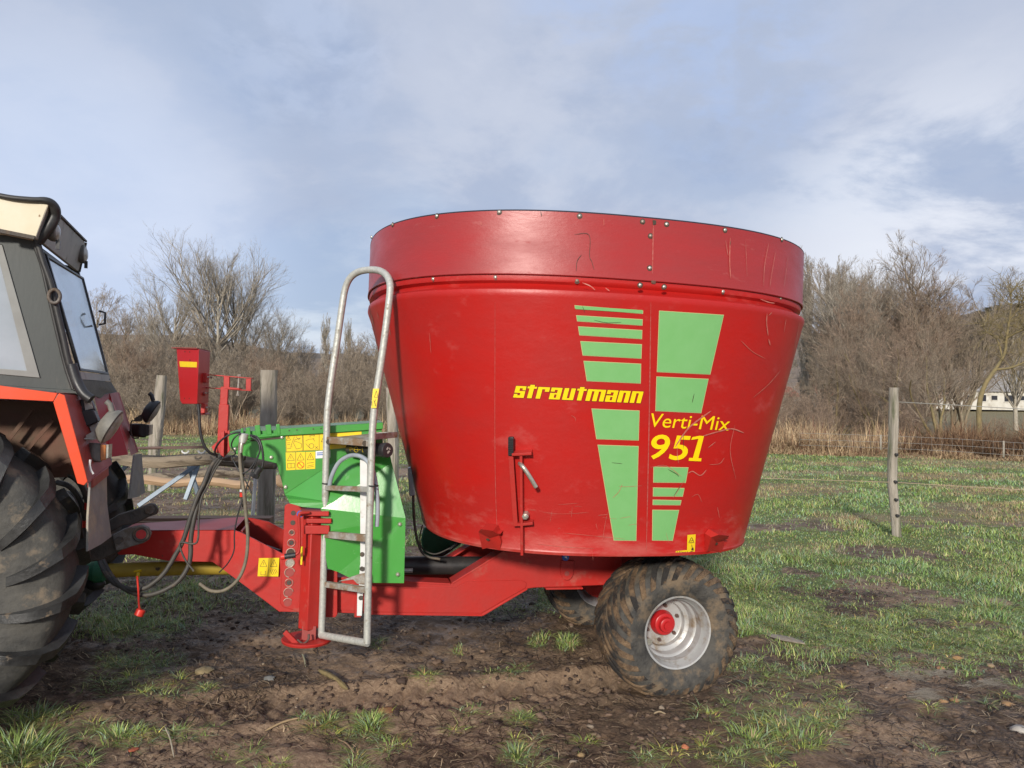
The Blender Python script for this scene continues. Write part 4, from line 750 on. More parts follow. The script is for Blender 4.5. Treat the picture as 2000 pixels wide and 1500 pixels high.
# roof
g = MB(); rp = [R(x, y, TN-.10) for x, y in [(-260, 372), (0, 387), (95, 399), (70, 466), (0, 452), (-260, 440)]]; g.prism(rp, (0, .13, 0)); roof = g.build('roof', m_cream, tr, bevel=.004)
rb = [R(97, 405, TN-.02), R(167, 474, TX), R(154, 531, TX), R(80, 472, TN-.02)]
g = MB(); g.prism(rb, (-.02, 0, 0)); g.prism([rp[2], rp[3], rb[3], rb[0]], (-.01, 0, 0)); g.build('roof_rear', m_creamdk, roof, bevel=.004)
g = MB(); g.prism([rp[0]+[0, .02, 0], rp[2]+[0, .02, 0], rb[1]+[0, .02, .01], rb[1]+[-2.0, .02, .05]], (0, 0, .012)); g.build('roof_top', m_creamdk, roof)
g = MB(); g.bar(rb[0]+[.004, 0, .01], rb[1]+[.004, 0, .01], .012, .012); g.bar(rb[1]+[.004, 0, 0], rb[2]+[.004, 0, 0], .012, .012, (0, 1, 0)); g.bar(rp[4]-[0, .02, .0], rp[3]-[0, .02, 0], .02, .02); g.build('roof_edge', m_iron, roof)
for (x, y, t, r) in ((97, 452, TN+.02, .055), (155, 496, TX-.08, .065)):
    p = R(x, y, t)+np.array([.0, 0, 0]); g = MB(); g.lathe([(-.02, r*.7), (.01, r), (.035, r*1.02), (.04, r*.9)], p, 'x', 24); lm = g.build('work_lamp', m_dust, roof, smooth=50)
    g = MB(); g.lathe([(.036, r*.92), (.05, r*.5), (.052, .001)], p, 'x', 24); g.build('lamp_lens', m_lens, lm, smooth=60)
    g = MB(); g.bar(p+[.045, -.01, -.05], p+[.045, -.01, -.10], .02, .015, (0, 1, 0)); g.build('lamp_bracket', m_black, lm)
# thick air hose over the roof edge and down the rear pillar
hz = [(-30, 376, TN-.10), (20, 386, TN-.11), (60, 390, TN-.11), (90, 392, TN-.10), (104, 402, TN-.07), (107, 420, TN-.04), (98, 440, TN-.04), (84, 458, TN-.04), (74, 474, TN-.035)]
hp5 = spline([R(*p) for p in hz], 5); g = MB(); g.tube(hp5, list(np.interp(np.arange(len(hp5)), [0, 12, 22, 34, len(hp5)], [.014, .016, .030, .032, .026])), 14); hs = g.build('air_hose', m_hosed, tr, smooth=60)
g = MB(); g.tube(spline([R(*p) for p in ((72, 470, TN-.035), (84, 510, TN-.035), (100, 556, TN-.035), (112, 610, TN-.035), (124, 660, TN-.035), (135, 710, TN-.035), (150, 752, TN-.035), (165, 775, TN-.05))], 5), .017, 12); g.tube(spline([R(*p) for p in ((66, 474, TN-.02), (82, 520, TN-.02), (96, 580, TN-.02), (112, 650, TN-.02), (128, 715, TN-.02), (143, 760, TN-.03))], 5), .011, 10); g.build('pillar_hose', m_hosed, hs, smooth=60)
g = MB(); g.tube(spline([R(*p) for p in ((140, 712, TN-.06), (150, 745, TN-.07), (163, 768, TN-.09), (178, 780, TN-.10))], 5), .028, 14); g.build('corrugated_end', m_black, hs, smooth=60)
g = MB(); c = R(107, 579, TN-.06); g.tube([c+[.028*math.cos(a), -.01, .038*math.sin(a)] for a in np.linspace(0, 2*math.pi, 22)], .010, 8); g.build('hose_ring', m_eye, hs, smooth=60)
# near fender
FN = -.98
g = MB(); pl(g, [(-260, 738), (0, 753), (112, 768), (104, 784), (-260, 766)], FN, (0, .012, 0)); fen = g.build('fender', m_torange, tr, bevel=.002, label='near orange-edged fender')
g = MB(); pl(g, [(115, 768), (126, 772), (168, 928), (171, 940), (164, 948), (151, 944), (104, 786)], FN, (0, .012, 0)); g.build('rear_flange', m_torange, fen, bevel=.002)
g = MB(); fr = [R(118, 769, FN), R(168, 928, FN), R(172, 944, FN)]; rr_ = [R(190, 768, -.45), R(213, 890, -.45), R(218, 905, -.46)]
g.add([fr[0], fr[1], fr[2], R(205, 918, -.62), R(219, 906, -.50), R(207, 868, -.50), R(158, 772, -.62)], [(0, 6, 5, 4, 3, 2, 1)])
g.build('rear_skin', m_tred, fen, smooth=0, fix=False)
g = MB(); g.add([R(x, y, FN+.01) for x, y in ((-260, 752), (112, 768))]+[R(155, 768, -.55), R(-200, 752, -.55)], [(0, 1, 2, 3)]); g.build('top_skin', m_tred, fen, fix=False)
# underside of the fender: curved inner sheet
ins = [(-260, 770), (104, 786), (152, 944)]
g = MB(); A = [R(x, y, FN+.03) for x, y in ins]; Bp = [p+np.array([-.02, .42, 0]) for p in A]
g.add(A+Bp, [(0, 1, 4, 3), (1, 2, 5, 4)]); q = [p for p in Bp]; g.add([q[0], q[1], q[2], q[2]+[-.35, 0, -.02], q[2]+[-.75, 0, .25], q[0]+[0, 0, -.4]], [(0, 1, 2, 3, 4, 5)]); inn_ = g.build('inner_skin', m_under, fen, fix=False)
g = MB()
for (a, b) in (((18, 858), (62, 800)), ((52, 880), (104, 820)), ((100, 912), (140, 898))): g.bar(R(*a, FN+.38), R(*b, FN+.38), .01, .02)
g.build('pressed_rib', m_under, inn_)
g = MB(); c = [R(x, y, FN+.05)+np.array([.03, 0, 0]) for x, y in ((164, 898), (163, 908), (165, 918), (170, 926))]; g.tube(spline(c, 4), .006, 6); g.build('reflector', m_white, fen)
# far fender
g = MB(); g.add([R(184, 776, .35), R(214, 766, .62), R(250, 862, .62), R(250, 888, .40), R(213, 893, .35)], [(0, 1, 2, 3, 4)]); ff = g.build('fender', m_boxred, tr, smooth=0, fix=False, label='far red fender behind the cab')
g = MB(); g.add([R(211, 765, .62), R(230, 766, .95), R(268, 884, .95), R(256, 889, .62)], [(0, 1, 2, 3)]); g.add([R(230, 766, .95), R(233, 767, .97), R(271, 882, .97), R(268, 884, .95)], [(0, 1, 2, 3)]); g.build('rear_skin', m_tred, ff, smooth=0, fix=False)
# tail lights
def taillight(x, y, t, near):
    k = 1 if near else .72; rk = .80 if near else .74
    def P(dx, dy, dt=0): return R(x+dx*k, y+dy*k, t+dt)
    mm = m_dust if near else m_black
    g = MB(); g.prism([P(-5, -14), P(14, -14), P(18, 3), P(12, 24), P(-4, 22), P(-10, 12)], (-.08, .10, 0)); lh = g.build('tail_lamp', mm, tr, bevel=.01)
    g = MB(); g.prism([P(8, -12, -.004), P(19, -11, -.004), P(18, 18, -.004), P(8, 20, -.004)], (.004, .06, 0)); g.build('amber_lens', m_amber if near else m_black, lh, bevel=.004)
    g = MB(); g.prism([P(20, -11, -.002), P(24, -12, -.002), P(23, 14, -.002), P(19, 16, -.002)], (.01, .06, 0)); g.build('lens_rim', m_lens, lh)
    g = MB(); g.tube(spline([P(-6, -22), P(-26, -22), P(-30, -8), P(-28, 14), P(-22, 24), P(-8, 24)], 4), .006, 6); g.prism([P(-20, -30), P(2, -42), (P(0, -22)), P(-20, -20)], (0, .04, 0)); g.build('lamp_guard', m_lens if near else m_iron, lh)
    # tilted round rubber lamp above
    c = P(26, -48); d_ = nrm(P(46, -44)-P(-4, -62)); ax = nrm(np.array([.80, -.05, -.45])); uu = nrm(np.array([.45, 0, .80])); vv = np.cross(ax, uu)
    def disc(r, o, e=1.): return [c+ax*o+uu*r*rk*math.cos(a)*e+vv*r*rk*.8*math.sin(a) for a in np.linspace(0, 2*math.pi, 29)[:-1]]
    g = MB(); rings = [disc(.02, -.055), disc(.085, -.045), disc(.125, -.005), disc(.130, .015), disc(.118, .022), disc(.02, .024)]
    g.add(sum(rings, []), [(j*28+i, j*28+(i+1) % 28, (j+1)*28+(i+1) % 28, (j+1)*28+i) for j in range(5) for i in range(28)]+[tuple(range(28))[::-1], tuple(range(140, 168))]); rl = g.build('round_work_lamp', m_dust if near else m_black, tr, smooth=50)
    g = MB(); rings = [disc(.116, .022), disc(.09, .036), disc(.02, .044)]; g.add(sum(rings, []), [(j*28+i, j*28+(i+1) % 28, (j+1)*28+(i+1) % 28, (j+1)*28+i) for j in range(2) for i in range(28)]+[tuple(range(56, 84))]); g.build('lamp_lens', m_lens, rl, smooth=60)
    g = MB(); q0 = c-ax*.03+uu*.075; g.tube([q0, q0-ax*.03+uu*.03, q0-ax*.055+uu*.035], .016, 10); g.build('lamp_switch', m_dust if near else m_black, rl, smooth=50)
taillight(188, 880, -.80, True); taillight(277, 838, .80, False)
g = MB(); p0 = R(157, 778, -.66); g.prism([R(156, 780, -.68), R(176, 776, -.68), R(186, 802, -.68), R(158, 806, -.68)], (0, .06, 0)); g.prism([R(155, 802, -.70), R(182, 800, -.70), R(192, 824, -.70), R(168, 834, -.70), R(158, 816, -.70)], (0, .10, 0)); sk = g.build('socket_box', m_black, tr, bevel=.006)
g = MB(); g.prism([R(163, 782, -.69), R(177, 780, -.69), R(182, 798, -.69), R(166, 802, -.69)], (0, .02, 0)); g.build('socket_cap', m_lens, sk, bevel=.003); g = MB(); g.prism([R(174, 833, -.68), R(190, 824, -.68), R(198, 842, -.68), R(180, 850, -.68)], (0, .04, 0)); g.build('socket_cap', m_lens, sk, bevel=.003)
# mud flaps
g = MB(); g.prism([R(178, 934, -.90), R(205, 918, -.62), R(209, 930, -.60), R(209, 985, -.58), R(218, 1048, -.58), R(198, 1063, -.75), R(172, 1077, -.92), R(173, 1010, -.92)], (-.012, .002, 0)); g.build('mud_flap', m_mflap, tr, bevel=.002, label='near grey rubber mud flap')
g = MB(); g.prism([R(263, 889, .70), R(277, 886, .92), R(280, 930, .95), R(284, 962, .95), R(270, 970, .8), R(253, 974, .64), R(258, 930, .66)], (-.012, 0, 0)); g.build('mud_flap', m_mflap, tr, label='far grey rubber mud flap')
g = MB(); g.bar(R(176, 944, -.90), R(207, 920, -.62), .03, .05); g.build('flap_clamp', m_tred, tr, bevel=.003)
# rear wheels
rc = TF.Y(-203, 1135, 3.75); RT = .84
def big_wheel(c, far_):
    g = MB(); g.lathe([(-.16, .43), (-.175, .425), (-.15, .40), (-.08, .38), (-.02, .34), (.0, .10), (.0, .002)], ax='y', n=64)
    if far_: g.xf(lambda q: q*[1, -1, 1])
    wh = g.build('rear_wheel', m_cream, tr, smooth=40, loc=tuple(c)); ty = tyre(wh, RT-.042, .42, .40, 18, .055, .048, -.34, m_ttyre_side, m_ttyre, side_lug=.76); return wh
big_wheel(rc, False)['label'] = 'near rear wheel with tall chevron lugs'
big_wheel(np.array([rc[0], -rc[1], rc[2]]), True)['label'] = 'far rear wheel in the gap behind the mud flap'
# rear axle housing, body, lift links
g = MB(); g.tube([rc+[0, .2, 0], np.array([rc[0], .6, rc[2]])], .12, 20); g.box((rc[0]-.2, 0, rc[2]+.02), (.42, .24, .28)); g.box((rc[0]-1.4, 0, rc[2]+.15), (1.0, .25, .30)); ax_ = g.build('transmission_housing', m_iron, tr, bevel=.02)
g = MB(); g.prism([R(x, y, -.30) for x, y in ((196, 1028), (230, 1006), (262, 996), (292, 984), (302, 985), (309, 995), (307, 1004), (290, 1010), (276, 1017), (262, 1024), (240, 1026), (200, 1050))], (0, .05, 0)); ul = g.build('upper_link', m_iron, tr, bevel=.006)
g = MB(); c = R(292, 995, -.30); g.tube([c+[0, -.012, 0], c+[0, .06, 0]], .030, 20); g.build('ball_eye', m_eye, ul, bevel=.004)
g = MB(); g.prism([R(x, y, -.46) for x, y in ((150, 1082), (200, 1054), (244, 1033), (256, 1062), (230, 1080), (195, 1095), (160, 1100))], (0, .05, 0)); ll = g.build('lower_link', m_iron, tr, bevel=.008)
g = MB(); c = R(275.5, 1043.5, -.50); th = np.linspace(0, 2*math.pi, 33)[:-1]
arcp = [R(244, 1036, -.50), R(262, 1028, -.50)]; 
g.prism([R(x, y, -.50) for x, y in ((220, 1046), (244, 1033), (262, 1029), (278, 1026), (290, 1031), (296, 1043), (291, 1054), (280, 1061), (256, 1068), (246, 1072), (226, 1076))], (0, .04, 0)); le = g.build('hook_end', m_eye, ll, bevel=.005)
g = MB(); g.tube([c+[.040*math.cos(a), -.003, .040*math.sin(a)] for a in np.linspace(0, 2*math.pi, 30)], .008, 8); g.build('eye_ring', m_iron, le, smooth=60)
g = MB(); g.tube([c+[0, -.004, 0], c+[0, .003, 0]], .028, 20); g.build('eye_opening', m_boxred, le)
g = MB(); cc = R(232, 1055, -.50); g.tube([cc+[0, -.02, 0], cc], .022, 14); g.build('link_bolt', m_iron, ll)
# tow hitch, PTO guard and hydraulic bits under the rear
g = MB(); g.box((.02, 0, .62), (.10, .12, .12)); g.box((-.05, 0, .45), (.16, .05, .05)); g.tube([R(222, 1092, -.05), R(205, 1075, -.05)], .05, 12); g.build('tow_hitch', m_iron, tr, bevel=.01)
for i, pts in enumerate(([(118, 925, -.5), (140, 930, -.52), (160, 950, -.52), (172, 985, -.5), (178, 1030, -.45)], [(112, 942, -.45), (135, 950, -.5), (155, 975, -.5), (168, 1020, -.48), (176, 1060, -.4)], [(120, 962, -.3), (140, 968, -.4), (150, 1000, -.45), (158, 1050, -.4)])):
    g = MB(); g.tube(spline([R(*p) for p in pts], 5), .016, 10); h = g.build('tractor_hose', m_hose, tr, smooth=60)
    if i < 2: g = MB(); p = R(*pts[3]); g.tube([p+[0, 0, .02], p+[0, 0, -.03]], .02, 10); g.build('red_hose_clip', m_plred, h)

# ================================================================== PTO shaft, hoses between the machines
def world_tube(name, pts, r, mat, label, cat, n=10, k=6, group=None, first=None):
    P = [at(*p) for p in pts]; o = np.array([P[0][0], P[0][1], 0.]); g = MB(); g.tube(spline([p-o for p in P], k), r, n); ob = g.build(name, mat, None, smooth=60, loc=tuple(o)); tag(ob, label, cat, group); return ob, o
o, oo = world_tube('pto_shaft', [(196, 1115, 4.78), (300, 1111, 4.9), (425, 1109, 5.05), (500, 1110, 5.15)], .046, m_ptoy, 'dirty yellow shielded drive shaft running from the tractor to the wagon', 'drive shaft', 24, 3)
g = MB(); p0 = at(188, 1115, 4.77)-oo; p1 = at(204, 1115, 4.79)-oo; g.tube([p0-[.05, 0, 0], p0, p1, p1+[.02, 0, 0]], [.05, .075, .07, .05], 20); g.build('shaft_bell', m_dgreen, o, smooth=40)
g = MB(); g.tube([at(270, 1118, 4.83)-oo, at(268, 1130, 4.82)-oo], .012, 8); g.tube([at(262, 1116, 4.82)-oo, at(276, 1114, 4.82)-oo], .008, 8); g.build('shield_chain_clip', m_stk, o)
g = MB(); p = at(186, 1140, 4.8)-oo; g.ball(p, .055, 6, (1.2, .8, .8)); g.build('knuckle_joint', m_black, o)
hs_ = [('black hydraulic hose looping lowest from the post foot, nearest the drawbar hole', [(430, 890, 4.60), (412, 912, 4.55), (398, 945, 4.5), (386, 970, 4.48), (372, 1010, 4.46), (358, 1055, 4.45), (342, 1085, 4.44), (320, 1120, 4.42), (290, 1145, 4.4), (262, 1152, 4.4), (225, 1140, 4.45), (205, 1118, 4.5), (193, 1090, 4.6)], .014),
       ('black hydraulic hose hanging beside the first, ending in the wide brown loop', [(433, 892, 4.60), (416, 915, 4.56), (402, 948, 4.52), (391, 970, 4.5), (380, 1010, 4.47), (373, 1050, 4.46), (372, 1085, 4.45), (366, 1110, 4.44), (345, 1138, 4.42), (310, 1157, 4.40), (276, 1162, 4.4), (240, 1148, 4.42), (216, 1122, 4.5), (200, 1092, 4.6)], .014),
       ('thin black cable tied along the two hydraulic hoses', [(436, 894, 4.58), (420, 918, 4.54), (405, 950, 4.5), (393, 975, 4.46), (388, 1015, 4.44), (384, 1060, 4.43), (352, 1060, 4.43), (360, 1090, 4.43), (376, 1112, 4.43), (378, 1116, 4.43)], .006)]
for l, p, r in hs_: world_tube('hydraulic_hose', p, r, m_hose, l, 'hose', group='hoses hanging between tractor and wagon')
world_tube('hydraulic_hose', [(470, 860, 4.5), (468, 880, 4.48), (470, 915, 4.45), (476, 960, 4.42), (481, 1010, 4.42), (484, 1050, 4.42), (480, 1095, 4.42), (466, 1130, 4.42), (440, 1152, 4.42), (412, 1154, 4.43), (390, 1140, 4.45)], .010, m_tanhose, 'muddy tan hose hanging in a long loop in front of the drawbar', 'hose', group='hoses hanging between tractor and wagon')
o, oo = world_tube('electric_cable', [(470, 885, 4.5), (472, 900, 4.48), (474, 925, 4.46), (473, 955, 4.45), (476, 990, 4.45)], .011, m_hose, 'black cable with red and white clip below the silver plug', 'cable')
g = MB(); p = at(473, 962, 4.44)-oo; g.tube([p, p+[0, 0, -.025]], .014, 10); g.build('red_clip', m_plred, o); g = MB(); p = at(473, 956, 4.44)-oo; g.tube([p, p+[0, 0, -.012]], .0145, 10); g.build('white_clip', m_white, o)
o, oo = world_tube('electric_plug', [(476, 851, 4.48), (472, 868, 4.47), (470, 884, 4.47)], .012, m_zinc, 'silver round plug hanging from the green hose comb', 'plug')
g = MB(); g.tube([at(477, 847, 4.48)-oo, at(475, 856, 4.48)-oo, at(473, 866, 4.47)-oo], [.027, .027, .018], 16); g.build('plug_collar', m_galv, o, smooth=50)
for l, p, r in (('thin black cable bowing from the red post to the hose comb', [(424, 893, 4.55), (420, 880, 4.5), (430, 862, 4.45), (450, 848, 4.44), (470, 844, 4.46)], .006), ('thin black cable curving from the comb down behind the silver plug', [(470, 846, 4.45), (458, 855, 4.44), (452, 870, 4.45), (460, 886, 4.46), (445, 893, 4.5), (430, 897, 4.52)], .0045),
                ('black cable looping down from the comb to the black plug', [(489, 850, 4.46), (503, 855, 4.44), (511, 872, 4.43), (514, 895, 4.43), (512, 912, 4.43), (504, 922, 4.43)], .007), ('second black cable of the bundle below the comb', [(489, 852, 4.46), (502, 860, 4.44), (508, 878, 4.43), (500, 898, 4.43), (486, 918, 4.43), (473, 925, 4.43)], .005),
                ('third black cable crossing low behind the tan hose', [(490, 852, 4.45), (505, 866, 4.44), (505, 890, 4.43), (490, 925, 4.43), (482, 950, 4.42), (478, 965, 4.42), (466, 1000, 4.42), (458, 1040, 4.42), (457, 1075, 4.42), (445, 1100, 4.42), (428, 1118, 4.43)], .004),
                ('thin dark cable hanging in a slack curve to the left of the plug', [(452, 892, 4.47), (462, 912, 4.45), (474, 930, 4.44), (488, 955, 4.44), (492, 965, 4.44)], .004)):
    world_tube('electric_cable', p, r, m_black, l, 'cable', 8, group='thin cables around the green hood')
world_tube('electric_cable', [(387, 789, 4.52), (389, 808, 4.52), (391, 840, 4.52), (398, 868, 4.53), (410, 884, 4.55), (428, 890, 4.6)], .009, m_black, 'black cable dropping from the red weigh box to the post foot', 'cable', group='thin cables around the green hood')
o, oo = world_tube('black_connector', [(509, 913, 4.42), (503, 920, 4.42), (499, 928, 4.42)], .021, m_black, 'black plug resting at the top of the white pole', 'plug', 12)
g = MB(); g.tube([at(500, 925, 4.42)-oo, at(496, 932, 4.42)-oo], .026, 6); g.build('plug_nut', m_black, o)
o, oo = world_tube('dust_cap', [(268, 1125, 4.36), (270, 1150, 4.36), (271, 1178, 4.36), (273, 1192, 4.36)], .006, m_plred, 'red plastic dust cap dangling above the mud on its strap', 'dust cap', 8)
g = MB(); g.tube([at(276, 1190, 4.36)-oo, at(270, 1203, 4.35)-oo], .026, 14); g.build('cap', m_plred, o, bevel=.004)
# ================================================================== ground
def vn(x, y, s):
    xi = np.floor(x); yi = np.floor(y); fx = x-xi; fy = y-yi; fx = fx*fx*(3-2*fx); fy = fy*fy*(3-2*fy)
    def h(a, b): v = np.sin(a*127.1+b*311.7+s*74.7)*43758.5453; return v-np.floor(v)
    return (h(xi, yi)*(1-fx)+h(xi+1, yi)*fx)*(1-fy)+(h(xi, yi+1)*(1-fx)+h(xi+1, yi+1)*fx)*fy
def fbm(x, y, s, o=4, g=.5):
    t = 0; a = 1; n = 0
    for i in range(o): t = t+a*vn(x*2**i, y*2**i, s+i*3.3); n += a; a *= g
    return t/n
# patches of grass: (px, py, rx, ry, density) in authoring units, turned into ground positions
PT = [(280, 1295, 70, 25, .8), (245, 1220, 110, 25, .6), (273, 1333, 90, 20, .8), (395, 1340, 30, 14, 1), (231, 1434, 60, 18, 1), (38, 1460, 80, 45, 1.3), (70, 1405, 70, 25, .9), (370, 1424, 45, 14, .7), (462, 1466, 35, 14, 1), (637, 1406, 50, 18, 1), (535, 1494, 30, 15, 1), (168, 1417, 30, 15, .6), (196, 1487, 60, 18, .8),
      (724, 1410, 45, 28, 1.3), (836, 1330, 20, 8, 1), (763, 1450, 25, 12, .9), (710, 1476, 35, 22, 1), (1011, 1466, 38, 18, 1.3), (924, 1385, 20, 12, 1), (959, 1385, 18, 14, 1.1), (1015, 1396, 25, 14, 1), (889, 1415, 12, 8, 1), (973, 1312, 30, 8, 1), (1050, 1252, 16, 8, 1), (1110, 1256, 16, 12, 1.1), (1015, 1305, 14, 6, 1), (896, 1267, 10, 8, .9), (826, 1308, 10, 8, .9), (1130, 1441, 20, 10, 1), (1071, 1494, 40, 16, 1.1), (1288, 1480, 45, 18, 1.1), (1386, 1389, 30, 18, 1), (1390, 1470, 40, 25, 1), (735, 1256, 14, 8, 1),
      (1457, 1301, 30, 16, 1), (1545, 1326, 60, 25, .8), (1597, 1354, 50, 15, .9), (1450, 1364, 40, 20, .8), (1489, 1403, 60, 30, 1.1), (1552, 1438, 60, 32, 1.1), (1468, 1441, 40, 22, 1), (1636, 1392, 45, 18, 1), (1601, 1413, 35, 18, .9), (1433, 1476, 60, 25, 1.1), (1524, 1476, 50, 22, 1), (1615, 1263, 90, 22, .9), (1720, 1245, 110, 22, .9), (1867, 1245, 110, 22, .8), (1891, 1315, 25, 14, 1), (1986, 1340, 30, 12, 1), (1517, 1305, 18, 8, .9), (1835, 1389, 20, 10, .9), (1828, 1473, 15, 8, .9), (1465, 1221, 50, 16, .9), (1769, 1308, 30, 7, .8), (330, 1160, 160, 30, .45), (1850, 1290, 120, 14, .45), (1950, 1370, 60, 14, .4)]
def near_density(px, py):
    d = np.zeros(px.shape)
    for x, y, rx, ry, k in PT: d = np.maximum(d, k*np.clip(1.5-np.sqrt(((px-x)/rx)**2+((py-y)/ry)**2), 0, 1)**.6)
    return d
def sm(x, a, b): t = np.clip((x-a)/(b-a), 0, 1); return t*t*(3-2*t)
def cover(X, Y):
    """0 bare mud .. 1 grass"""
    P = np.stack([X, Y, np.zeros_like(X)], -1); px, py, z = proj(P)
    n = fbm(X*1.3, Y*1.3, 5, 4); n2 = fbm(X*.35+9, Y*.8, 11, 3)
    d = near_density(px, py)*(z > 1)
    right = sm(X, 1.0, 1.9)*sm(Y+(n2-.5)*3, 4.9, 6.1)*np.clip(1.2-sm(n, .47, .63)*1.2, 0, 1)
    right = right*(1-.55*sm(n2, .52, .66)*sm(Y, 8.5, 11))
    back = sm(Y, 6.0, 6.8)*sm(X, -2.8, -1.6)*np.clip(1.2-sm(n, .52, .68), 0, 1)
    leftfar = sm(Y, 17, 21)*np.clip(1.3-sm(n2, .5, .7), 0, 1); leftmid = sm(X, -1., -2.)*sm(Y, 6.2, 7.2)*(.18+.6*sm(n, .52, .64))*(1-sm(Y, 15, 19))
    far_ = sm(Y, 10, 13)*sm(X, -3, 0)
    o = np.maximum.reduce([d, right, back*.9, leftfar, leftmid, far_*.85*np.clip(1.35-sm(n2, .48, .66)*.8, 0, 1)])
    o = np.where((Y < 3.2) & (py > 1500), sm(n, .5, .6), o)
    return np.clip(o, 0, 1)
WCw = MF.w(WC)
rd = nrm(np.array([-1, -.20, 0]))[:2]
def rut(X, Y):
    dx = X-WCw[0]; dy = Y-(WCw[1]-.0); al = dx*rd[0]+dy*rd[1]; ac = -dx*rd[1]+dy*rd[0]
    return al, ac
def gh(X, Y):
    D = np.hypot(X, Y); near = 1/(1+(D/9)**2)
    c = fbm(X*4.5, Y*4.5, 2, 4, .55)-.5; r = 1-np.abs(2*fbm(X*2.2+5, Y*2.2, 8, 4)-1); lo = fbm(X*.5, Y*.5, 15, 3)-.5; fi = fbm(X*15, Y*15, 21, 3)-.5
    z = near*(.060*c+.04*(r-.7)+.045*fi+.03*(fbm(X*9+3, Y*9, 28, 3)-.5))+.07*lo-.01
    al, ac = rut(X, Y); m_ = np.exp(-(ac/.20)**4)*sm(al, -.4, .1)*(1-sm(al, 2.6, 3.8))
    ch = np.sin((al*2*math.pi/.11)+np.abs(ac)*26+fbm(X*3, Y*3, 40, 2)*3)*.018
    z = z*(1-.8*m_)+m_*(-.045+ch+.022*fi*near); ed = np.exp(-((np.abs(ac)-.25)/.05)**2)*sm(al, -.2, .1)*(1-sm(al, 2.6, 3.8)); z = z+ed*.022
    for c_ in (WCw, MF.w(np.array([WC[0], .715, WC[2]]))): rr = np.hypot(X-c_[0], (Y-c_[1])); k_ = np.exp(-(rr/.30)**4); z = z*(1-k_)+k_*-.03
    return z
def axis_(a, b, d0, c, grow):
    v = [c]; s = d0
    while v[-1] < b: v.append(v[-1]+s); s = s*grow if abs(v[-1]-c) > 4.2 else s
    w = [c]; s = d0
    while w[-1] > a: w.append(w[-1]-s); s = s*grow if abs(w[-1]-c) > 4.2 else s
    return np.array(w[:0:-1]+v)
xs = axis_(-900, 900, .03, .2, 1.045)
ys = [2.0]; s_ = .022
while ys[-1] < 1500: ys.append(ys[-1]+s_); s_ = .022 if ys[-1] < 4.9 else s_*1.028
yb = [2.0]; s_ = .06
while yb[-1] > -300: yb.append(yb[-1]-s_); s_ *= 1.2
ys = np.array(yb[:0:-1]+ys)
GX, GY = np.meshgrid(xs, ys); nx, ny = len(xs), len(ys)
GZ = gh(GX, GY); hill = sm(np.hypot(GX, GY), 60, 140); GZ = GZ+hill*(.6+.012*np.clip(GY-60, 0, 80)*sm(GX, -50, 60))
V = np.stack([GX.ravel(), GY.ravel(), GZ.ravel()], 1); I = np.arange(nx*ny).reshape(ny, nx); Q = np.stack([I[:-1, :-1].ravel(), I[:-1, 1:].ravel(), I[1:, 1:].ravel(), I[1:, :-1].ravel()], 1)
cov = cover(GX, GY); al, ac = rut(GX, GY); tan_ = np.exp(-(ac/.30)**4)*sm(al, -.1, .3)*(1-sm(al, 2.2, 4.2))*sm(fbm(GX*3, GY*3, 70, 3), .25, .5)
tan_ = np.maximum(tan_, .8*sm(fbm(GX*1.1, GY*1.7, 90, 4), .52, .66)); dry = sm(fbm(GX*.5, GY*1.1, 33, 3), .42, .62)*sm(GY, 8, 12)
covg = np.where(GY < 5.6, cov*.42, cov)
dry = np.maximum(dry, sm(GY, 30, 42)*(GY < 250)); covg = np.maximum(covg, sm(GY, 36, 42)); gcol = np.stack([covg.ravel(), tan_.ravel(), dry.ravel()], 1)
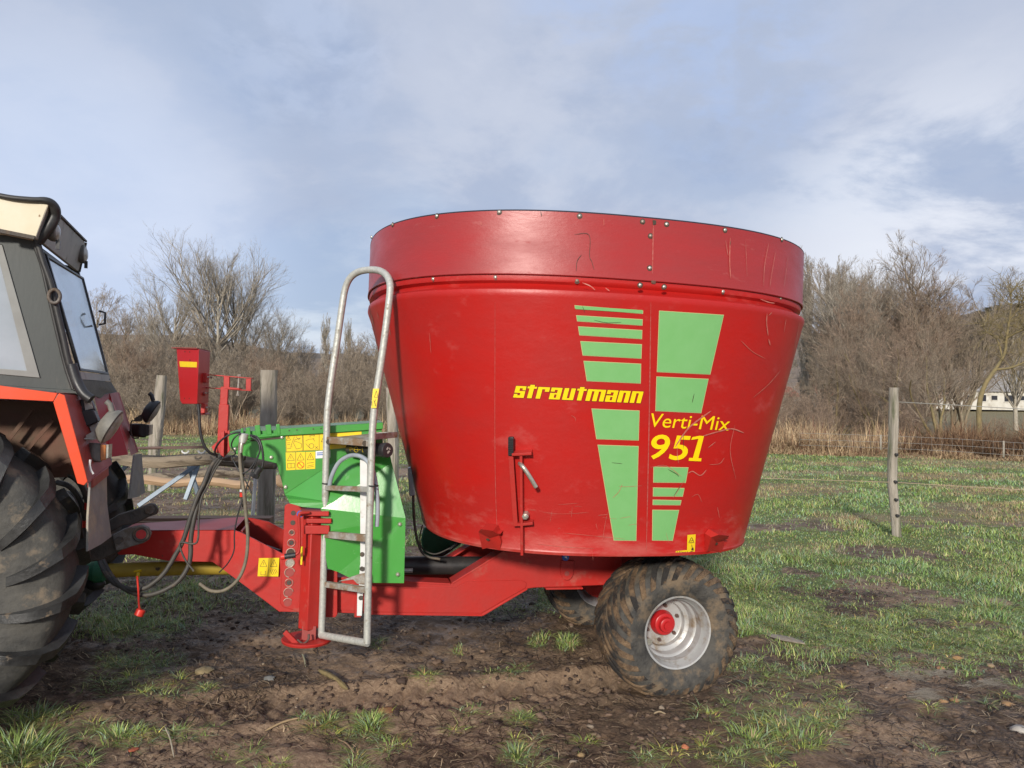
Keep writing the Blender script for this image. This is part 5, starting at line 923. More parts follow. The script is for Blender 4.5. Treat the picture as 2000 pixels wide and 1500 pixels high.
def ground_mat():
    mt = bpy.data.materials.new('muddy_pasture'); mt.use_nodes = True; t = mt.node_tree; n = t.nodes; l = t.links.new; b = n['Principled BSDF']
    at_ = n.new('ShaderNodeAttribute'); at_.attribute_name = 'col'; sp = n.new('ShaderNodeSeparateXYZ'); l(at_.outputs['Vector'], sp.inputs[0])
    tc = n.new('ShaderNodeTexCoord')
    def no(s, d=8, r=.6, di=0., st=(1, 1, 1)):
        mp = n.new('ShaderNodeMapping'); mp.inputs['Scale'].default_value = st; l(tc.outputs['Object'], mp.inputs[0]); x = n.new('ShaderNodeTexNoise'); x.inputs['Scale'].default_value = s; x.inputs['Detail'].default_value = d; x.inputs['Roughness'].default_value = r; x.inputs['Distortion'].default_value = di; l(mp.outputs[0], x.inputs[0]); return x.outputs[0]
    def rp(f, a, b_, c=0., d=1.): x = n.new('ShaderNodeMapRange'); [setattr(x.inputs[i+1], 'default_value', v) for i, v in enumerate((a, b_, c, d))]; l(f, x.inputs[0]); return x.outputs[0]
    def mx(f, a, c):
        x = n.new('ShaderNodeMix'); x.data_type = 'RGBA'
        for i, v in ((0, f), (6, a), (7, c)):
            if hasattr(v, 'links'): l(v, x.inputs[i])
            else: x.inputs[i].default_value = v if i == 0 else (*v, 1)
        return x.outputs[2]
    def ma(op, a, c):
        x = n.new('ShaderNodeMath'); x.operation = op; x.use_clamp = True
        for i, v in enumerate((a, c)):
            if hasattr(v, 'links'): l(v, x.inputs[i])
            else: x.inputs[i].default_value = v
        return x.outputs[0]
    fine = no(38, 8, .7, .6); mid = no(7, 8, .65, .4); big = no(1.6, 6, .6)
    mud = mx(rp(fine, .36, .62), (.044, .029, .019), (.26, .175, .110)); mud = mx(rp(mid, .42, .60), mud, (.085, .056, .037)); mud = mx(ma('MULTIPLY', rp(big, .48, .62), .6), mud, (.24, .160, .102))
    tan = mx(rp(fine, .35, .65), (.22, .145, .09), (.42, .30, .20)); mud = mx(ma('MULTIPLY', sp.outputs[1], .85), mud, tan)
    gr = mx(rp(fine, .38, .62), (.075, .11, .035), (.18, .22, .085)); gr = mx(rp(mid, .48, .62), gr, (.16, .15, .07)); gr = mx(ma('MULTIPLY', sp.outputs[2], .8), gr, (.25, .20, .12))
    f = rp(ma('ADD', sp.outputs[0], ma('MULTIPLY', rp(mid, .3, .7, -.35, .35), 1.0)), .42, .68)
    l(mx(f, mud, gr), b.inputs['Base Color']); l(rp(mid, .42, .58, .42, .95), b.inputs['Roughness']); l(rp(f, 0, 1, .30, .05), b.inputs['Specular IOR Level'])
    bp = n.new('ShaderNodeBump'); bp.inputs['Strength'].default_value = .9; bp.inputs['Distance'].default_value = .03; l(ma('ADD', ma('MULTIPLY', fine, .5), ma('MULTIPLY', mid, .6)), bp.inputs['Height']); l(bp.outputs[0], b.inputs['Normal']); return mt
g_ = fastmesh('ground', V, Q, ground_mat(), gcol); g_['kind'] = 'structure'
# ------------------------------------------------------------------ blades
def vcol_mat(name, rough=.6, trans=.0):
    mt = bpy.data.materials.new(name); mt.use_nodes = True; n = mt.node_tree.nodes; b = n['Principled BSDF']; a = n.new('ShaderNodeAttribute'); a.attribute_name = 'col'
    mt.node_tree.links.new(a.outputs['Color'], b.inputs['Base Color']); b.inputs['Roughness'].default_value = rough; b.inputs['Specular IOR Level'].default_value = .3
    return mt
def blades(P, H_, Wd, lean, az, col, K=3, face=None):
    """ribbons: K segments; P base points, H height, Wd width, lean horizontal reach, az direction"""
    n = len(P); dx, dy = np.cos(az), np.sin(az); fa = az+np.pi/2+rng.normal(0, .5, n) if face is None else face; wx, wy = np.cos(fa), np.sin(fa)
    V = np.zeros((n, K+1, 2, 3), np.float32)
    for k in range(K+1):
        t = k/K; w = Wd*(1-t**1.6*.9)/2; h = H_*(t*(1-.35*t*np.clip(lean/np.maximum(H_, 1e-4), 0, 1.6))); r = lean*t**1.7
        c = np.stack([P[:, 0]+dx*r, P[:, 1]+dy*r, P[:, 2]+h], 1)
        V[:, k, 0] = c; V[:, k, 1] = c; V[:, k, 0, 0] -= wx*w; V[:, k, 0, 1] -= wy*w; V[:, k, 1, 0] += wx*w; V[:, k, 1, 1] += wy*w
    base = (np.arange(n)*(K+1)*2)[:, None]; Q = np.concatenate([base+np.array([2*k, 2*k+1, 2*k+3, 2*k+2]) for k in range(K)], 0)
    C = np.repeat(col[:, None, :], (K+1)*2, 1).reshape(-1, 3); return V.reshape(-1, 3), Q, C
def merge(L):
    V, Q, C = [], [], []; o = 0
    for v, q, c in L: V.append(v); Q.append(q+o); C.append(c); o += len(v)
    return np.concatenate(V), np.concatenate(Q), np.concatenate(C)
G1, G2, G3, G4 = np.array([.14, .215, .05]), np.array([.27, .36, .10]), np.array([.44, .44, .17]), np.array([.24, .33, .19])
TN1, TN2 = np.array([.30, .22, .12]), np.array([.42, .33, .19])
def gcolr(n, dryf=.12, X=None, Y=None):
    a = rng.random((n, 1)); c = G1*(1-a)+G2*a; k = rng.random(n); c = np.where((k < .25)[:, None], G4*(.7+.5*a), c); c = np.where(((k > .8) & (k < .92))[:, None], G3, c)
    d = rng.random(n) < dryf; c[d] = TN1*(1-a[d])+TN2*a[d]; return c*(.8+.4*rng.random((n, 1)))
L = []
# tufts in the foreground
N_ = 12000; X = rng.uniform(-5, 6.5, N_); Y = rng.uniform(2.3, 6.8, N_); D = cover(X, Y); keep = rng.random(N_) < D**1.1*.95; X, Y, D = X[keep], Y[keep], D[keep]
al, ac = rut(X, Y); k_ = ~((np.abs(ac) < .22) & (al > -.2) & (al < 1.8)); X, Y, D = X[k_], Y[k_], D[k_]
nb = rng.integers(14, 34, len(X)); idx = np.repeat(np.arange(len(X)), nb); n = len(idx); tr_ = rng.uniform(.02, .055, len(X))[idx]; a = rng.uniform(0, 2*np.pi, n); r = tr_*np.sqrt(rng.random(n))
bx, by = X[idx]+r*np.cos(a), Y[idx]+r*np.sin(a); sc_ = rng.uniform(.55, 1.25, len(X))[idx]; h = sc_*rng.uniform(.014, .052, n); le = sc_*rng.uniform(.03, .12, n)
tone = rng.uniform(.75, 1.3, len(X))[idx][:, None]; yel = (rng.random(len(X))[idx] < .2)[:, None]; c = gcolr(n, .14)*tone; c = np.where(yel, c*np.array([1.35, 1.15, .8]), c)
L.append(blades(np.stack([bx, by, gh(bx, by)-.004], 1), h, rng.uniform(.0028, .0058, n), le, a+rng.normal(0, .6, n), c))
# big leafy clumps the photo shows singly
for (px, py, k, hh, sp_) in ((38, 1462, 420, .12, .18), (724, 1412, 150, .10, .07), (1011, 1468, 110, .08, .06), (640, 1404, 60, .06, .06), (1108, 1258, 70, .10, .05), (1448, 1232, 120, .11, .12), (60, 1400, 160, .10, .16), (232, 1436, 110, .08, .10), (1468, 1442, 150, .09, .12), (1560, 1440, 150, .08, .14), (1765, 1035, 160, .20, .10), (1560, 1090, 200, .16, .18), (1470, 1140, 240, .18, .22), (1640, 1100, 160, .14, .14), (1870, 1130, 170, .15, .2), (1930, 1180, 190, .13, .2)):
    p = gnd(px, py); n = k; a = rng.uniform(0, 2*np.pi, n); r = sp_*rng.random(n)**.8; bx, by = p[0]+r*np.cos(a), p[1]+r*np.sin(a); L.append(blades(np.stack([bx, by, gh(bx, by)-.004], 1), hh*rng.uniform(.4, 1, n), rng.uniform(.004, .009, n), hh*rng.uniform(.3, 1.1, n), a+rng.normal(0, .5, n), gcolr(n, .1)*rng.uniform(.9, 1.15)))
V, Q, C = merge(L); o = fastmesh('grass', V, Q, vcol_mat('grass_blades'), C); tag(o, 'green grass tufts scattered over the trampled mud around the wagon', 'grass', kind='stuff')
# pasture
L = []
N_ = 490000; u = rng.random(N_); Y = 5.0*(36/5.0)**u; X = rng.uniform(-.80, 1.05, N_)*Y; k0 = (Y < 27) | (X < 0); X, Y = X[k0], Y[k0]; N_ = len(X); D = cover(X, Y); keep = rng.random(N_) < D**1.3; X, Y = X[keep], Y[keep]; n = len(X)
k = Y/6.; cl = fbm(X*2.2, Y*2.2, 61, 3); dr = np.clip(.18+.8*sm(fbm(X*.5, Y*1.1, 33, 3), .42, .62)*sm(Y, 7.5, 11), 0, 1); c = gcolr(n, 0); tn = rng.random(n) < dr*.8; a = rng.random((n, 1)); c[tn] = (TN1*(1-a)+TN2*a)[tn]*.85; c *= (.7+.75*cl)[:, None]; bl = sm(fbm(X*.9, Y*.9, 77, 3), .5, .62)[:, None]; c = c*(1-bl*.5)+bl*.5*c*np.array([.75, 1.0, 1.25])
h = rng.uniform(.022, .055, n)*(.6+1.1*sm(cl, .4, .7))*(1+.1*k); L.append(blades(np.stack([X, Y, gh(X, Y)-.005], 1), h, rng.uniform(.004, .008, n)*np.clip(k, .9, 3.), h*rng.uniform(.3, 1.2, n), rng.uniform(0, 2*np.pi, n), c, 2))
V, Q, C = merge(L); o = fastmesh('pasture_grass', V, Q, bpy.data.materials['grass_blades'], C); tag(o, 'short winter pasture of green and straw-coloured grass behind the wagon', 'grass', kind='stuff')
# roots, straw and trampled stalks lying on the mud
N_ = 190000; X = rng.uniform(-5, 6.5, N_); Y = rng.uniform(2.3, 8.5, N_); D = cover(X, Y); al, ac = rut(X, Y); keep = (rng.random(N_) < np.where(D > .5, .25, .9)*np.clip(fbm(X*2, Y*2, 50, 3)*2-.5, 0, 1)) & ~((np.abs(ac) < .24) & (al > -.3) & (al < 2.5)); X, Y = X[keep], Y[keep]; n = len(X)
a = rng.uniform(0, np.pi*2, n); a = np.where(rng.random(n) < .5, -.35+rng.normal(0, .4, n), a); l_ = rng.uniform(.02, .11, n); kk = rng.random((n, 1)); c = np.where(kk < .62, np.array([.045, .03, .022]), np.where(kk < .88, np.array([.16, .11, .07]), np.array([.36, .27, .17])))*(.6+.8*rng.random((n, 1)))
z0 = gh(X, Y); X2 = X+l_*np.cos(a); Y2 = Y+l_*np.sin(a); z2 = gh(X2, Y2); w = rng.uniform(.0012, .003, n); wx, wy = -np.sin(a)*w, np.cos(a)*w; xm, ym = (X+X2)/2+rng.normal(0, .008, n), (Y+Y2)/2+rng.normal(0, .008, n); zm = np.maximum((z0+z2)/2, gh(xm, ym))+rng.uniform(.002, .012, n)
V = np.stack([np.stack([X-wx, Y-wy, z0+.002], 1), np.stack([X+wx, Y+wy, z0+.003], 1), np.stack([xm+wx, ym+wy, zm], 1), np.stack([xm-wx, ym-wy, zm], 1), np.stack([X2+wx*.3, Y2+wy*.3, z2+.002], 1), np.stack([X2-wx*.3, Y2-wy*.3, z2+.002], 1)], 1).reshape(-1, 3)
b_ = (np.arange(n)*6)[:, None]; Q = np.concatenate([b_+[0, 1, 2, 3], b_+[3, 2, 4, 5]]); o = fastmesh('straw_litter', V, Q, bpy.data.materials['grass_blades'], np.repeat(c, 6, 0)); tag(o, 'dark roots and pale straw trampled into the mud', 'straw', kind='stuff')
# clods of mud and small stones as one uncountable scatter
def lump(seed, n=10):
    r = random.Random(seed); V = []; 
    for i in range(n):
        for j in range(n):
            pass
    return V
base = []
for i in range(6):
    for j in range(8): th = math.pi*i/5; ph = 2*math.pi*j/8; base.append((math.sin(th)*math.cos(ph), math.sin(th)*math.sin(ph), math.cos(th)))
base = np.array(base); bq = np.array([(i*8+j, i*8+(j+1) % 8, (i+1)*8+(j+1) % 8, (i+1)*8+j) for i in range(5) for j in range(8)])
N_ = 15000; X = rng.uniform(-5, 6, N_); Y = 2.4+5.2*rng.random(N_)**1.3; D = cover(X, Y); keep = (rng.random(N_) < (1-D)*np.clip(fbm(X*1.6, Y*1.6, 95, 3)*2.4-.7, .05, 1)); X, Y = X[keep], Y[keep]; n = len(X)
sz = rng.uniform(.004, .018, n)*np.where(rng.random(n) < .05, 1.7, 1); jit = 1+rng.normal(0, .26, (n, 48)); S3 = np.stack([rng.uniform(.8, 1.5, n), rng.uniform(.8, 1.4, n), rng.uniform(.4, .8, n)], 1)
V = base[None]*jit[:, :, None]*(sz[:, None]*S3)[:, None, :]+np.stack([X, Y, gh(X, Y)+sz*.1], 1)[:, None, :]; Q = (bq[None]+(np.arange(n)*48)[:, None, None]).reshape(-1, 4)
k = rng.random((n, 1)); c = np.where(k < .55, np.array([.065, .044, .034]), np.where(k < .98, np.array([.14, .094, .066]), np.array([.24, .19, .14])))*(.7+.6*rng.random((n, 1))); m_cl = vcol_mat('mud_clods', .8)
o = fastmesh('mud_clods', V.reshape(-1, 3), Q, m_cl, np.repeat(c, 48, 0)); tag(o, 'crumbly clods of dark mud lying on the trampled ground', 'mud', kind='stuff')
# single stones, pale bits and leaves
def stone(px, py, r, col, label, name='stone', sq=.45, cat='stone', el=1.):
    p = gnd(px, py); z = float(gh(np.array([p[0]]), np.array([p[1]]))[0]); rr = np.random.default_rng(int(px*7+py)); v = base*(1+rr.normal(0, .12, (48, 1)))*[r*el, r, r*sq]
    mb = MB(); mb.add(v, [tuple(q) for q in bq]); mt = M(name+'_surface', col, tuple(x*.7 for x in col), 30, .7, bump=.4, bsc=60); o = mb.build(name, mt, None, smooth=60, loc=(p[0], p[1], z+r*sq*.35)); o.rotation_euler = (0, 0, rr.uniform(0, 3)); tag(o, label, cat); return o
stone(1535, 1247, .065, (.36, .30, .23), 'flat pale splinter lying on mud just right of the wagon wheel', 'wood_splinter', .18, 'wood', 2.2)
stone(1870, 1284, 0.030, (.42, .24, .10), 'orange-brown flat stone near the right edge, farthest of the orange stones', el=1.2)
stone(1838, 1303, 0.030, (.42, .22, .11), 'orange-brown stone beside the tuft of pale roots on the right')
stone(1842, 1368, 0.033, (.38, .22, .10), 'round orange clump just below the pale roots on the right')
stone(1865, 1366, 0.030, (.36, .20, .10), 'orange clump immediately right of another orange clump')
stone(1967, 1376, 0.036, (.38, .22, .10), 'orange-brown stone closest to the right edge')
stone(1338, 1461, .022, (.50, .17, .08), 'small brick-red crumb between two grass patches at the bottom', 'brick_fragment', .6)
stone(1935, 1300, .03, (.34, .24, .14), 'small tan stone in bare mud on the right, between orange stone and grass')
stone(260, 1458, .022, (.45, .12, .06), 'small red-brown leaf scrap on the mud at lower left', 'fallen_leaf', .3, 'leaf', 1.4)
stone(525, 1320, .035, (.20, .20, .19), 'grey stone in the mud left of the ladder')
stone(1135, 1463, .022, (.40, .27, .13), 'small tan pebble at the bottom centre below a grass tuft')
stone(400, 1303, .06, (.30, .23, .12), 'flat yellowish clod between grass tufts at left', 'clod', .35, 'mud')
stone(1995, 1427, .05, (.48, .44, .38), 'white stone cut by the right edge of the picture')
stone(755, 1386, .05, (.30, .15, .07), 'rusty brown lump on the tyre track', 'clod', .4, 'mud')
def stick(a, b, r, col, label, cat='stick', name='stick'):
    p, q = gnd(*a), gnd(*b)
    for v in (p, q): v[2] = float(gh(np.array([v[0]]), np.array([v[1]]))[0])+r+.004
    m_ = (p+q)/2+[0, .01, .008]; o = p.copy(); mb = MB(); mb.tube(spline([p-o, m_-o, q-o], 4), [r*.5]+[r]*7+[r*.4], 6); ob = mb.build(name, M(name+'_bark', col, tuple(x*.6 for x in col), 30, .8, bump=.3), None, loc=tuple(o)); tag(ob, label, cat)
stick((518, 1418), (585, 1407), .006, (.34, .24, .13), 'thin pale twig lying on mud left of the centre tuft')
stick((623, 1313), (678, 1342), .016, (.26, .20, .09), 'thick yellowish stalk lying in the mud below the jack foot')
stick((660, 1436), (692, 1462), .004, (.30, .20, .12), 'short reddish stick beside the tuft at the bottom')
stick((322, 1417), (340, 1472), .004, (.50, .44, .32), 'thin pale straw standing diagonal on the mud at lower left')
stick((1277, 1401), (1300, 1400), .005, (.36, .27, .16), 'short pale twig just below the wheel')
stick((590, 1272), (597, 1296), .005, (.42, .40, .26), 'pale grass stem below the round jack foot')
# pale matted roots on the right
for i, (px, py, rx, ry, lb) in enumerate(((1780, 1318, 50, 10, 'long mat of pale washed-out roots on the right'), (1830, 1312, 26, 8, 'small pale root mat just right of the long one'), (1800, 1358, 26, 14, 'pale root mat below the long one, next to the orange clumps'), (1915, 1335, 40, 9, 'pale root mat nearest the right edge'))):
    n = 500; X_ = rng.normal(px, rx*.5, n); Y_ = rng.normal(py, ry*.5, n); P = np.array([gnd(a, b) for a, b in zip(X_, Y_)]); P[:, 2] = gh(P[:, 0], P[:, 1])+.004; c = np.array([.40, .34, .25])*(.6+.6*rng.random((n, 1)))
    v, q, cc_ = blades(P, rng.uniform(.005, .02, n), np.full(n, .003), rng.uniform(.03, .09, n), rng.uniform(-.9, .3, n), c, 2); o = P.mean(0); o[2] = 0; ob = fastmesh('root_mat', v-o, q, bpy.data.materials['grass_blades'], cc_); ob.location = tuple(o); tag(ob, lb, 'roots', 'pale root mats')
# ================================================================== fence, posts, timber
def gz(x, y): return float(gh(np.array([x]), np.array([y]))[0])
def post(name, pts, Y, rad, mat, label, seg=14, cat='fence post', group=None, square=False):
    P = [at(x, y, Y) for x, y in pts]; o = np.array([P[-1][0], P[-1][1], gz(P[-1][0], P[-1][1])]); S_ = spline([p-o for p in P]+[np.array([P[-1][0], P[-1][1], -.1])-o], 7); m_ = len(S_); rs = np.interp(np.linspace(0, 1, m_), np.linspace(0, 1, len(rad)), rad)
    mb = MB(); mb.tube(S_, list(rs), seg)
    rr = np.random.default_rng(int(pts[0][0]))
    k = rr.normal(0, 1, seg)
    for i in range(len(mb.v)): r_, c_ = divmod(i, seg); ctr = S_[r_]; v = np.array(mb.v[i]); f = 1+.05*k[c_]+.03*rr.normal(); mb.v[i] = tuple(ctr+(v-ctr)*f)
    ob = mb.build(name, mat, None, smooth=50, loc=tuple(o)); tag(ob, label, cat, group); return ob, o
post('fence_post', [(525, 723), (524, 800), (522, 900), (519, 1010)], 8.4, [.092, .093, .096, .098, .10], m_wood, 'thick weathered grey post standing behind the green hood')
post('fence_post', [(316, 733), (311, 790), (304, 850), (301, 884), (298, 930)], 14., [.09, .12, .12, .08, .08], m_wood, 'leaning mossy post left of the red weigh box')
post('fence_post', [(764, 757), (765, 800), (768, 880)], 13.5, [.09, .10, .10], m_wood, 'grey post half hidden between the ladder and the tub')
po, pO = post('fence_post', [(1745, 757), (1745, 830), (1743, 900), (1743, 950), (1748, 1000), (1751, 1040)], 10.3, [.060, .066, .064, .062, .062, .062, .060], m_wood, 'crooked pale post standing alone in the pasture on the right')
for x, y in ((1750.5, 888), (1749, 941), (1750, 976), (1752.5, 1007)):
    g = MB(); p = at(x, y, 10.22)-pO; g.tube([p+[0, -.03, 0], p+[0, .03, 0]], .02, 10); g.build('insulator', m_black, po, bevel=.004)
post('marker_pole', [(500, 926), (497, 960), (493, 1022)], 7.6, [.018, .018, .018], m_white, 'white painted pole leaning behind the drawbar', 10, 'pole')
def wire(pts, r, mat, label, cat='fence wire', name='fence_wire', group='fence wires'):
    P = [at(*p) for p in pts]; o = P[0].copy(); g = MB(); g.tube([p-o for p in P], r, 5); ob = g.build(name, mat, None, loc=tuple(o)); tag(ob, label, cat, group)
wire([(1735, 783, 10.4), (1752, 785, 10.3), (1880, 792, 10.0), (2000, 799, 9.7), (2300, 815, 9.0)], .0055, m_wire, 'upper grey wire tied to the crooked post and running right')
wire([(1300, 928, 12.2), (1490, 934, 11.3), (1744, 942, 10.25), (1880, 950, 9.8), (2000, 957, 9.4), (2300, 975, 8.6)], .004, m_cord, 'lower tan cord crossing the pasture past the crooked post')
wire([(240, 1019, 6.6), (420, 1019, 6.8), (560, 1022, 7.0)], .003, m_cord, 'thin red-brown cord just above the drawbar', group='fence wires')
g = MB(); oo = at(1600, 880, 24)
far_p = [(1562, 846), (1640, 848), (1720, 851), (1800, 854), (1880, 858), (1960, 863), (2040, 868), (2120, 873)]
for i, (x, y) in enumerate(far_p):
    t_ = MB(); Y = 26-.28*i; p = at(x, y-2, Y); q = at(x+.5, y+26+i*.8, Y); o_ = q.copy(); t_.tube([p-o_, q-o_], .03, 7)
    if i in (2, 5, 7): ob = t_.build('wire_fence_post', m_wood, None, loc=tuple(o_)); tag(ob, {2: 'thin stake of the distant wire fence just left of the crooked post', 5: 'thin stake of the distant wire fence midway between crooked post and right edge', 7: 'thin stake of the distant wire fence beyond the right edge'}[i], 'fence post', 'stakes of the distant wire fence')
mw = MB(); pr = [at(x, y, 26-.28*i) for i, (x, y) in enumerate(far_p)]; o_ = pr[0].copy()
for k in (0, .22, .42): mw.tube([p-o_-[0, 0, k] for p in pr], .006, 4)
for i in range(len(pr)-1):
    for f in np.arange(0, 1, .25): p = pr[i]*(1-f)+pr[i+1]*f-o_; mw.tube([p, p-[0, 0, .45]], .004, 3)
ob = mw.build('wire_mesh_fence', m_wire, None, loc=tuple(o_)); tag(ob, 'distant wire mesh fence running in front of the reeds on the right', 'fence')
def logm(name, a, b, r0, r1, mat, label, cat='log', seg=14, wob=.02):
    a, b = np.array(a), np.array(b); o = a.copy(); n = 9; rr = np.random.default_rng(int(abs(a[0]*100))); P = [(b-a)*i/n+np.array([0, 0, wob*math.sin(i*1.3)]) for i in range(n+1)]; mb = MB(); mb.tube(P, list(np.linspace(r0, r1, n+1)), seg); k = rr.normal(0, 1, seg)
    for i in range(len(mb.v)): r_, c_ = divmod(i, seg); v = np.array(mb.v[i]); mb.v[i] = tuple(P[r_]+(v-P[r_])*(1+.06*k[c_]+.04*rr.normal()))
    ob = mb.build(name, mat, None, smooth=50, loc=tuple(o)); tag(ob, label, cat); return ob
logm('log_rail', at(150, 897, 8.0), at(538, 903, 7.7), .075, .055, m_wood2, 'long thick bark-covered log lying level behind the drawbar, topmost of the logs')
logm('log', at(280, 936, 11.5), at(470, 922, 12.), .07, .06, m_wood2, 'thin tan log on the ground sloping up right behind the blue steel braces')
logm('log', at(235, 937, 10.2), at(490, 945, 10.2), .06, .055, m_wood3, 'stripped orange-brown pole lying on the ground below the tan log')
logm('log', at(540, 941, 9.5), at(572, 943, 9.5), .07, .06, m_wood3, 'short end of a stripped pole showing right of the thick grey post')
g = MB(); a = at(270, 1022, 6.8); b = at(531, 1022, 6.9); o_ = (a+b)/2; g.bar(a-o_, b-o_, .16, .12); ob = g.build('timber_beam', m_plank, None, bevel=.006, loc=tuple(o_)); tag(ob, 'square brown timber lying just behind the drawbar', 'timber')
for i, (pts, lb) in enumerate((([(392, 903, 8.2), (320, 945, 8.2), (270, 988, 8.0)], 'long blue-grey steel brace slanting down left under the log'), ([(388, 906, 8.2), (376, 945, 8.2), (362, 976, 8.1)], 'blue-grey steel leg slanting left of the crossed pair'), ([(368, 906, 8.3), (378, 940, 8.3), (391, 978, 8.4)], 'blue-grey steel leg slanting right of the crossed pair'), ([(252, 905, 8.2), (236, 922, 8.2), (200, 955, 8.2)], 'blue-grey steel brace mostly hidden behind the far mud flap'))):
    P = [at(*p) for p in pts]; o_ = P[-1].copy(); g = MB(); g.bar(P[0]-o_, P[-1]-o_, .045, .03, (0, 1, 0)); ob = g.build('steel_brace', m_bluest, None, bevel=.003, loc=tuple(o_)); tag(ob, lb, 'steel brace', 'steel braces under the log')
P = [at(240, 876, 7.6), at(320, 874.5, 7.6), at(401, 873, 7.6)]; o_ = P[0].copy(); g = MB(); g.tube([p-o_ for p in P], .016, 10); g.bar(P[1]-o_, P[2]-o_, .04, .03); ob = g.build('gate_pipe', m_rust, None, loc=tuple(o_)); tag(ob, 'brown pipe lying level above the thick log', 'pipe')
for x in (362, 394): g = MB(); p = at(x, 880, 7.55)-o_; g.tube([p+[.035*math.cos(a), 0, .028*math.sin(a)] for a in np.linspace(math.pi, 2*math.pi, 9)], .009, 6); g.build('hook', m_white, ob)
# ================================================================== bare trees
def seg_mesh(name, S, sides, mat, parent=None, ribbon=False):
    P0 = np.array([s[0] for s in S], float); P1 = np.array([s[1] for s in S], float); R0 = np.array([s[2] for s in S]); R1 = np.array([s[3] for s in S]); n = len(S)
    D = P1-P0; D /= np.linalg.norm(D, axis=1)[:, None]+1e-9; ref = np.where(np.abs(D[:, 2:3]) < .9, np.array([[0, 0, 1.]]), np.array([[1., 0, 0]])); U = np.cross(D, ref); U /= np.linalg.norm(U, axis=1)[:, None]+1e-9; Wv = np.cross(D, U)
    A = np.arange(sides)*2*np.pi/sides; V = np.zeros((n, 2, sides, 3), np.float32)
    for k, a in enumerate(A): o = np.cos(a)*U+np.sin(a)*Wv; V[:, 0, k] = P0+o*R0[:, None]; V[:, 1, k] = P1+o*R1[:, None]
    b = (np.arange(n)*sides*2)[:, None]; Q = np.concatenate([b+np.array([k, (k+1) % sides, sides+(k+1) % sides, sides+k]) for k in range(sides)])
    return fastmesh(name, V.reshape(-1, 3), Q, mat, None, sides > 3, parent)
def grow(R_, H_, lv, p):
    """recursive bare tree; returns trunk segments and branch segments"""
    tr_, br_ = [], []
    def go(pos, d, length, rad, level):
        n = p['seg'][min(level, len(p['seg'])-1)]; pts = [pos]; dd = d; r0 = rad
        for i in range(n):
            j = p['wob'][min(level, len(p['wob'])-1)]; dd = nrm(dd+R_.normal(0, j, 3)+np.array([0, 0, p['up'][min(level, len(p['up'])-1)]])); q = pts[-1]+dd*length/n; ra = rad*(1-.82*i/n) if level else rad*(1-.75*i/n); rb = rad*(1-.82*(i+1)/n) if level else rad*(1-.75*(i+1)/n)
            (tr_ if level == 0 else br_).append((pts[-1], q, max(ra, p['rmin']), max(rb, p['rmin']))); pts.append(q)
        if level >= lv: return
        k = p['kids'][level]
        for c in range(k):
            f = R_.uniform(p['from'][level], 1.); x = f*n; i = min(int(x), n-1); b = pts[i]+(pts[i+1]-pts[i])*(x-i); ax = nrm(pts[i+1]-pts[i]); s = nrm(np.cross(ax, R_.normal(0, 1, 3))); an = p['ang'][level]*R_.uniform(.65, 1.25); nd = ax*math.cos(an)+s*math.sin(an)
            go(b, nd, length*p['len'][level]*((.45+.8*math.sin(math.pi*min(f*1.05, 1.))) if p.get('dome') and level == 0 else (1.15-.55*f))*R_.uniform(.7, 1.2), rad*p['rr'][level]*(1-.5*f), level+1)
    for (o_, d_, l_, r_) in p['stems'](R_, H_): go(np.array(o_, float), nrm(d_), l_, r_, 0)
    return tr_, br_
def one(R_, H): return [((0, 0, 0), (R_.normal(0, .03), R_.normal(0, .03), 1), H*.86, H*.021)]
def multi(k, sp, rr=.010, hh=.8):
    return lambda R_, H: [((R_.normal(0, .12), R_.normal(0, .12), 0), (R_.normal(0, sp), R_.normal(0, sp), 1), H*hh*R_.uniform(.75, 1.05), H*rr*R_.uniform(.7, 1.1)) for _ in range(k)]
KIND = {
 'ash': dict(dome=1, stems=one, seg=[9, 6, 4, 3, 2], wob=[.03, .06, .07, .08], up=[.05, .09, .08, .05], kids=[32, 9, 6, 3], **{'from': [.22, .2, .2, .15]}, ang=[.66, .55, .5, .5], len=[.60, .50, .52, .55], rr=[.50, .50, .5, .5], rmin=.0045),
 'bushy': dict(stems=multi(3, .16, .013), seg=[7, 5, 4, 3, 2], wob=[.06, .08, .09, .1], up=[.06, .08, .06, .05], kids=[15, 8, 6, 3], **{'from': [.15, .15, .2, .2]}, ang=[.62, .55, .5, .5], len=[.55, .52, .55, .6], rr=[.55, .50, .5, .5], rmin=.005),
 'poplar': dict(stems=one, seg=[10, 5, 4, 3, 2], wob=[.02, .05, .08, .1], up=[.05, .35, .3, .2], kids=[44, 8, 5, 2], **{'from': [.10, .15, .2, .2]}, ang=[.40, .35, .35, .4], len=[.34, .42, .5, .6], rr=[.34, .45, .5, .6], rmin=.005),
 'willow': dict(stems=multi(5, .42, .013), seg=[8, 6, 4, 3, 2], wob=[.09, .10, .11, .12], up=[.03, .06, .06, .05], kids=[9, 7, 6, 4], **{'from': [.25, .15, .2, .2]}, ang=[.7, .6, .55, .55], len=[.55, .5, .55, .6], rr=[.45, .45, .5, .55], rmin=.004),
 'shrub': dict(stems=multi(9, .38, .007), seg=[6, 5, 3, 2], wob=[.08, .10, .11, .12], up=[.06, .05, .05, .05], kids=[9, 6, 4], **{'from': [.15, .2, .2]}, ang=[.6, .6, .7], len=[.5, .5, .55], rr=[.5, .55, .6], rmin=.005)}
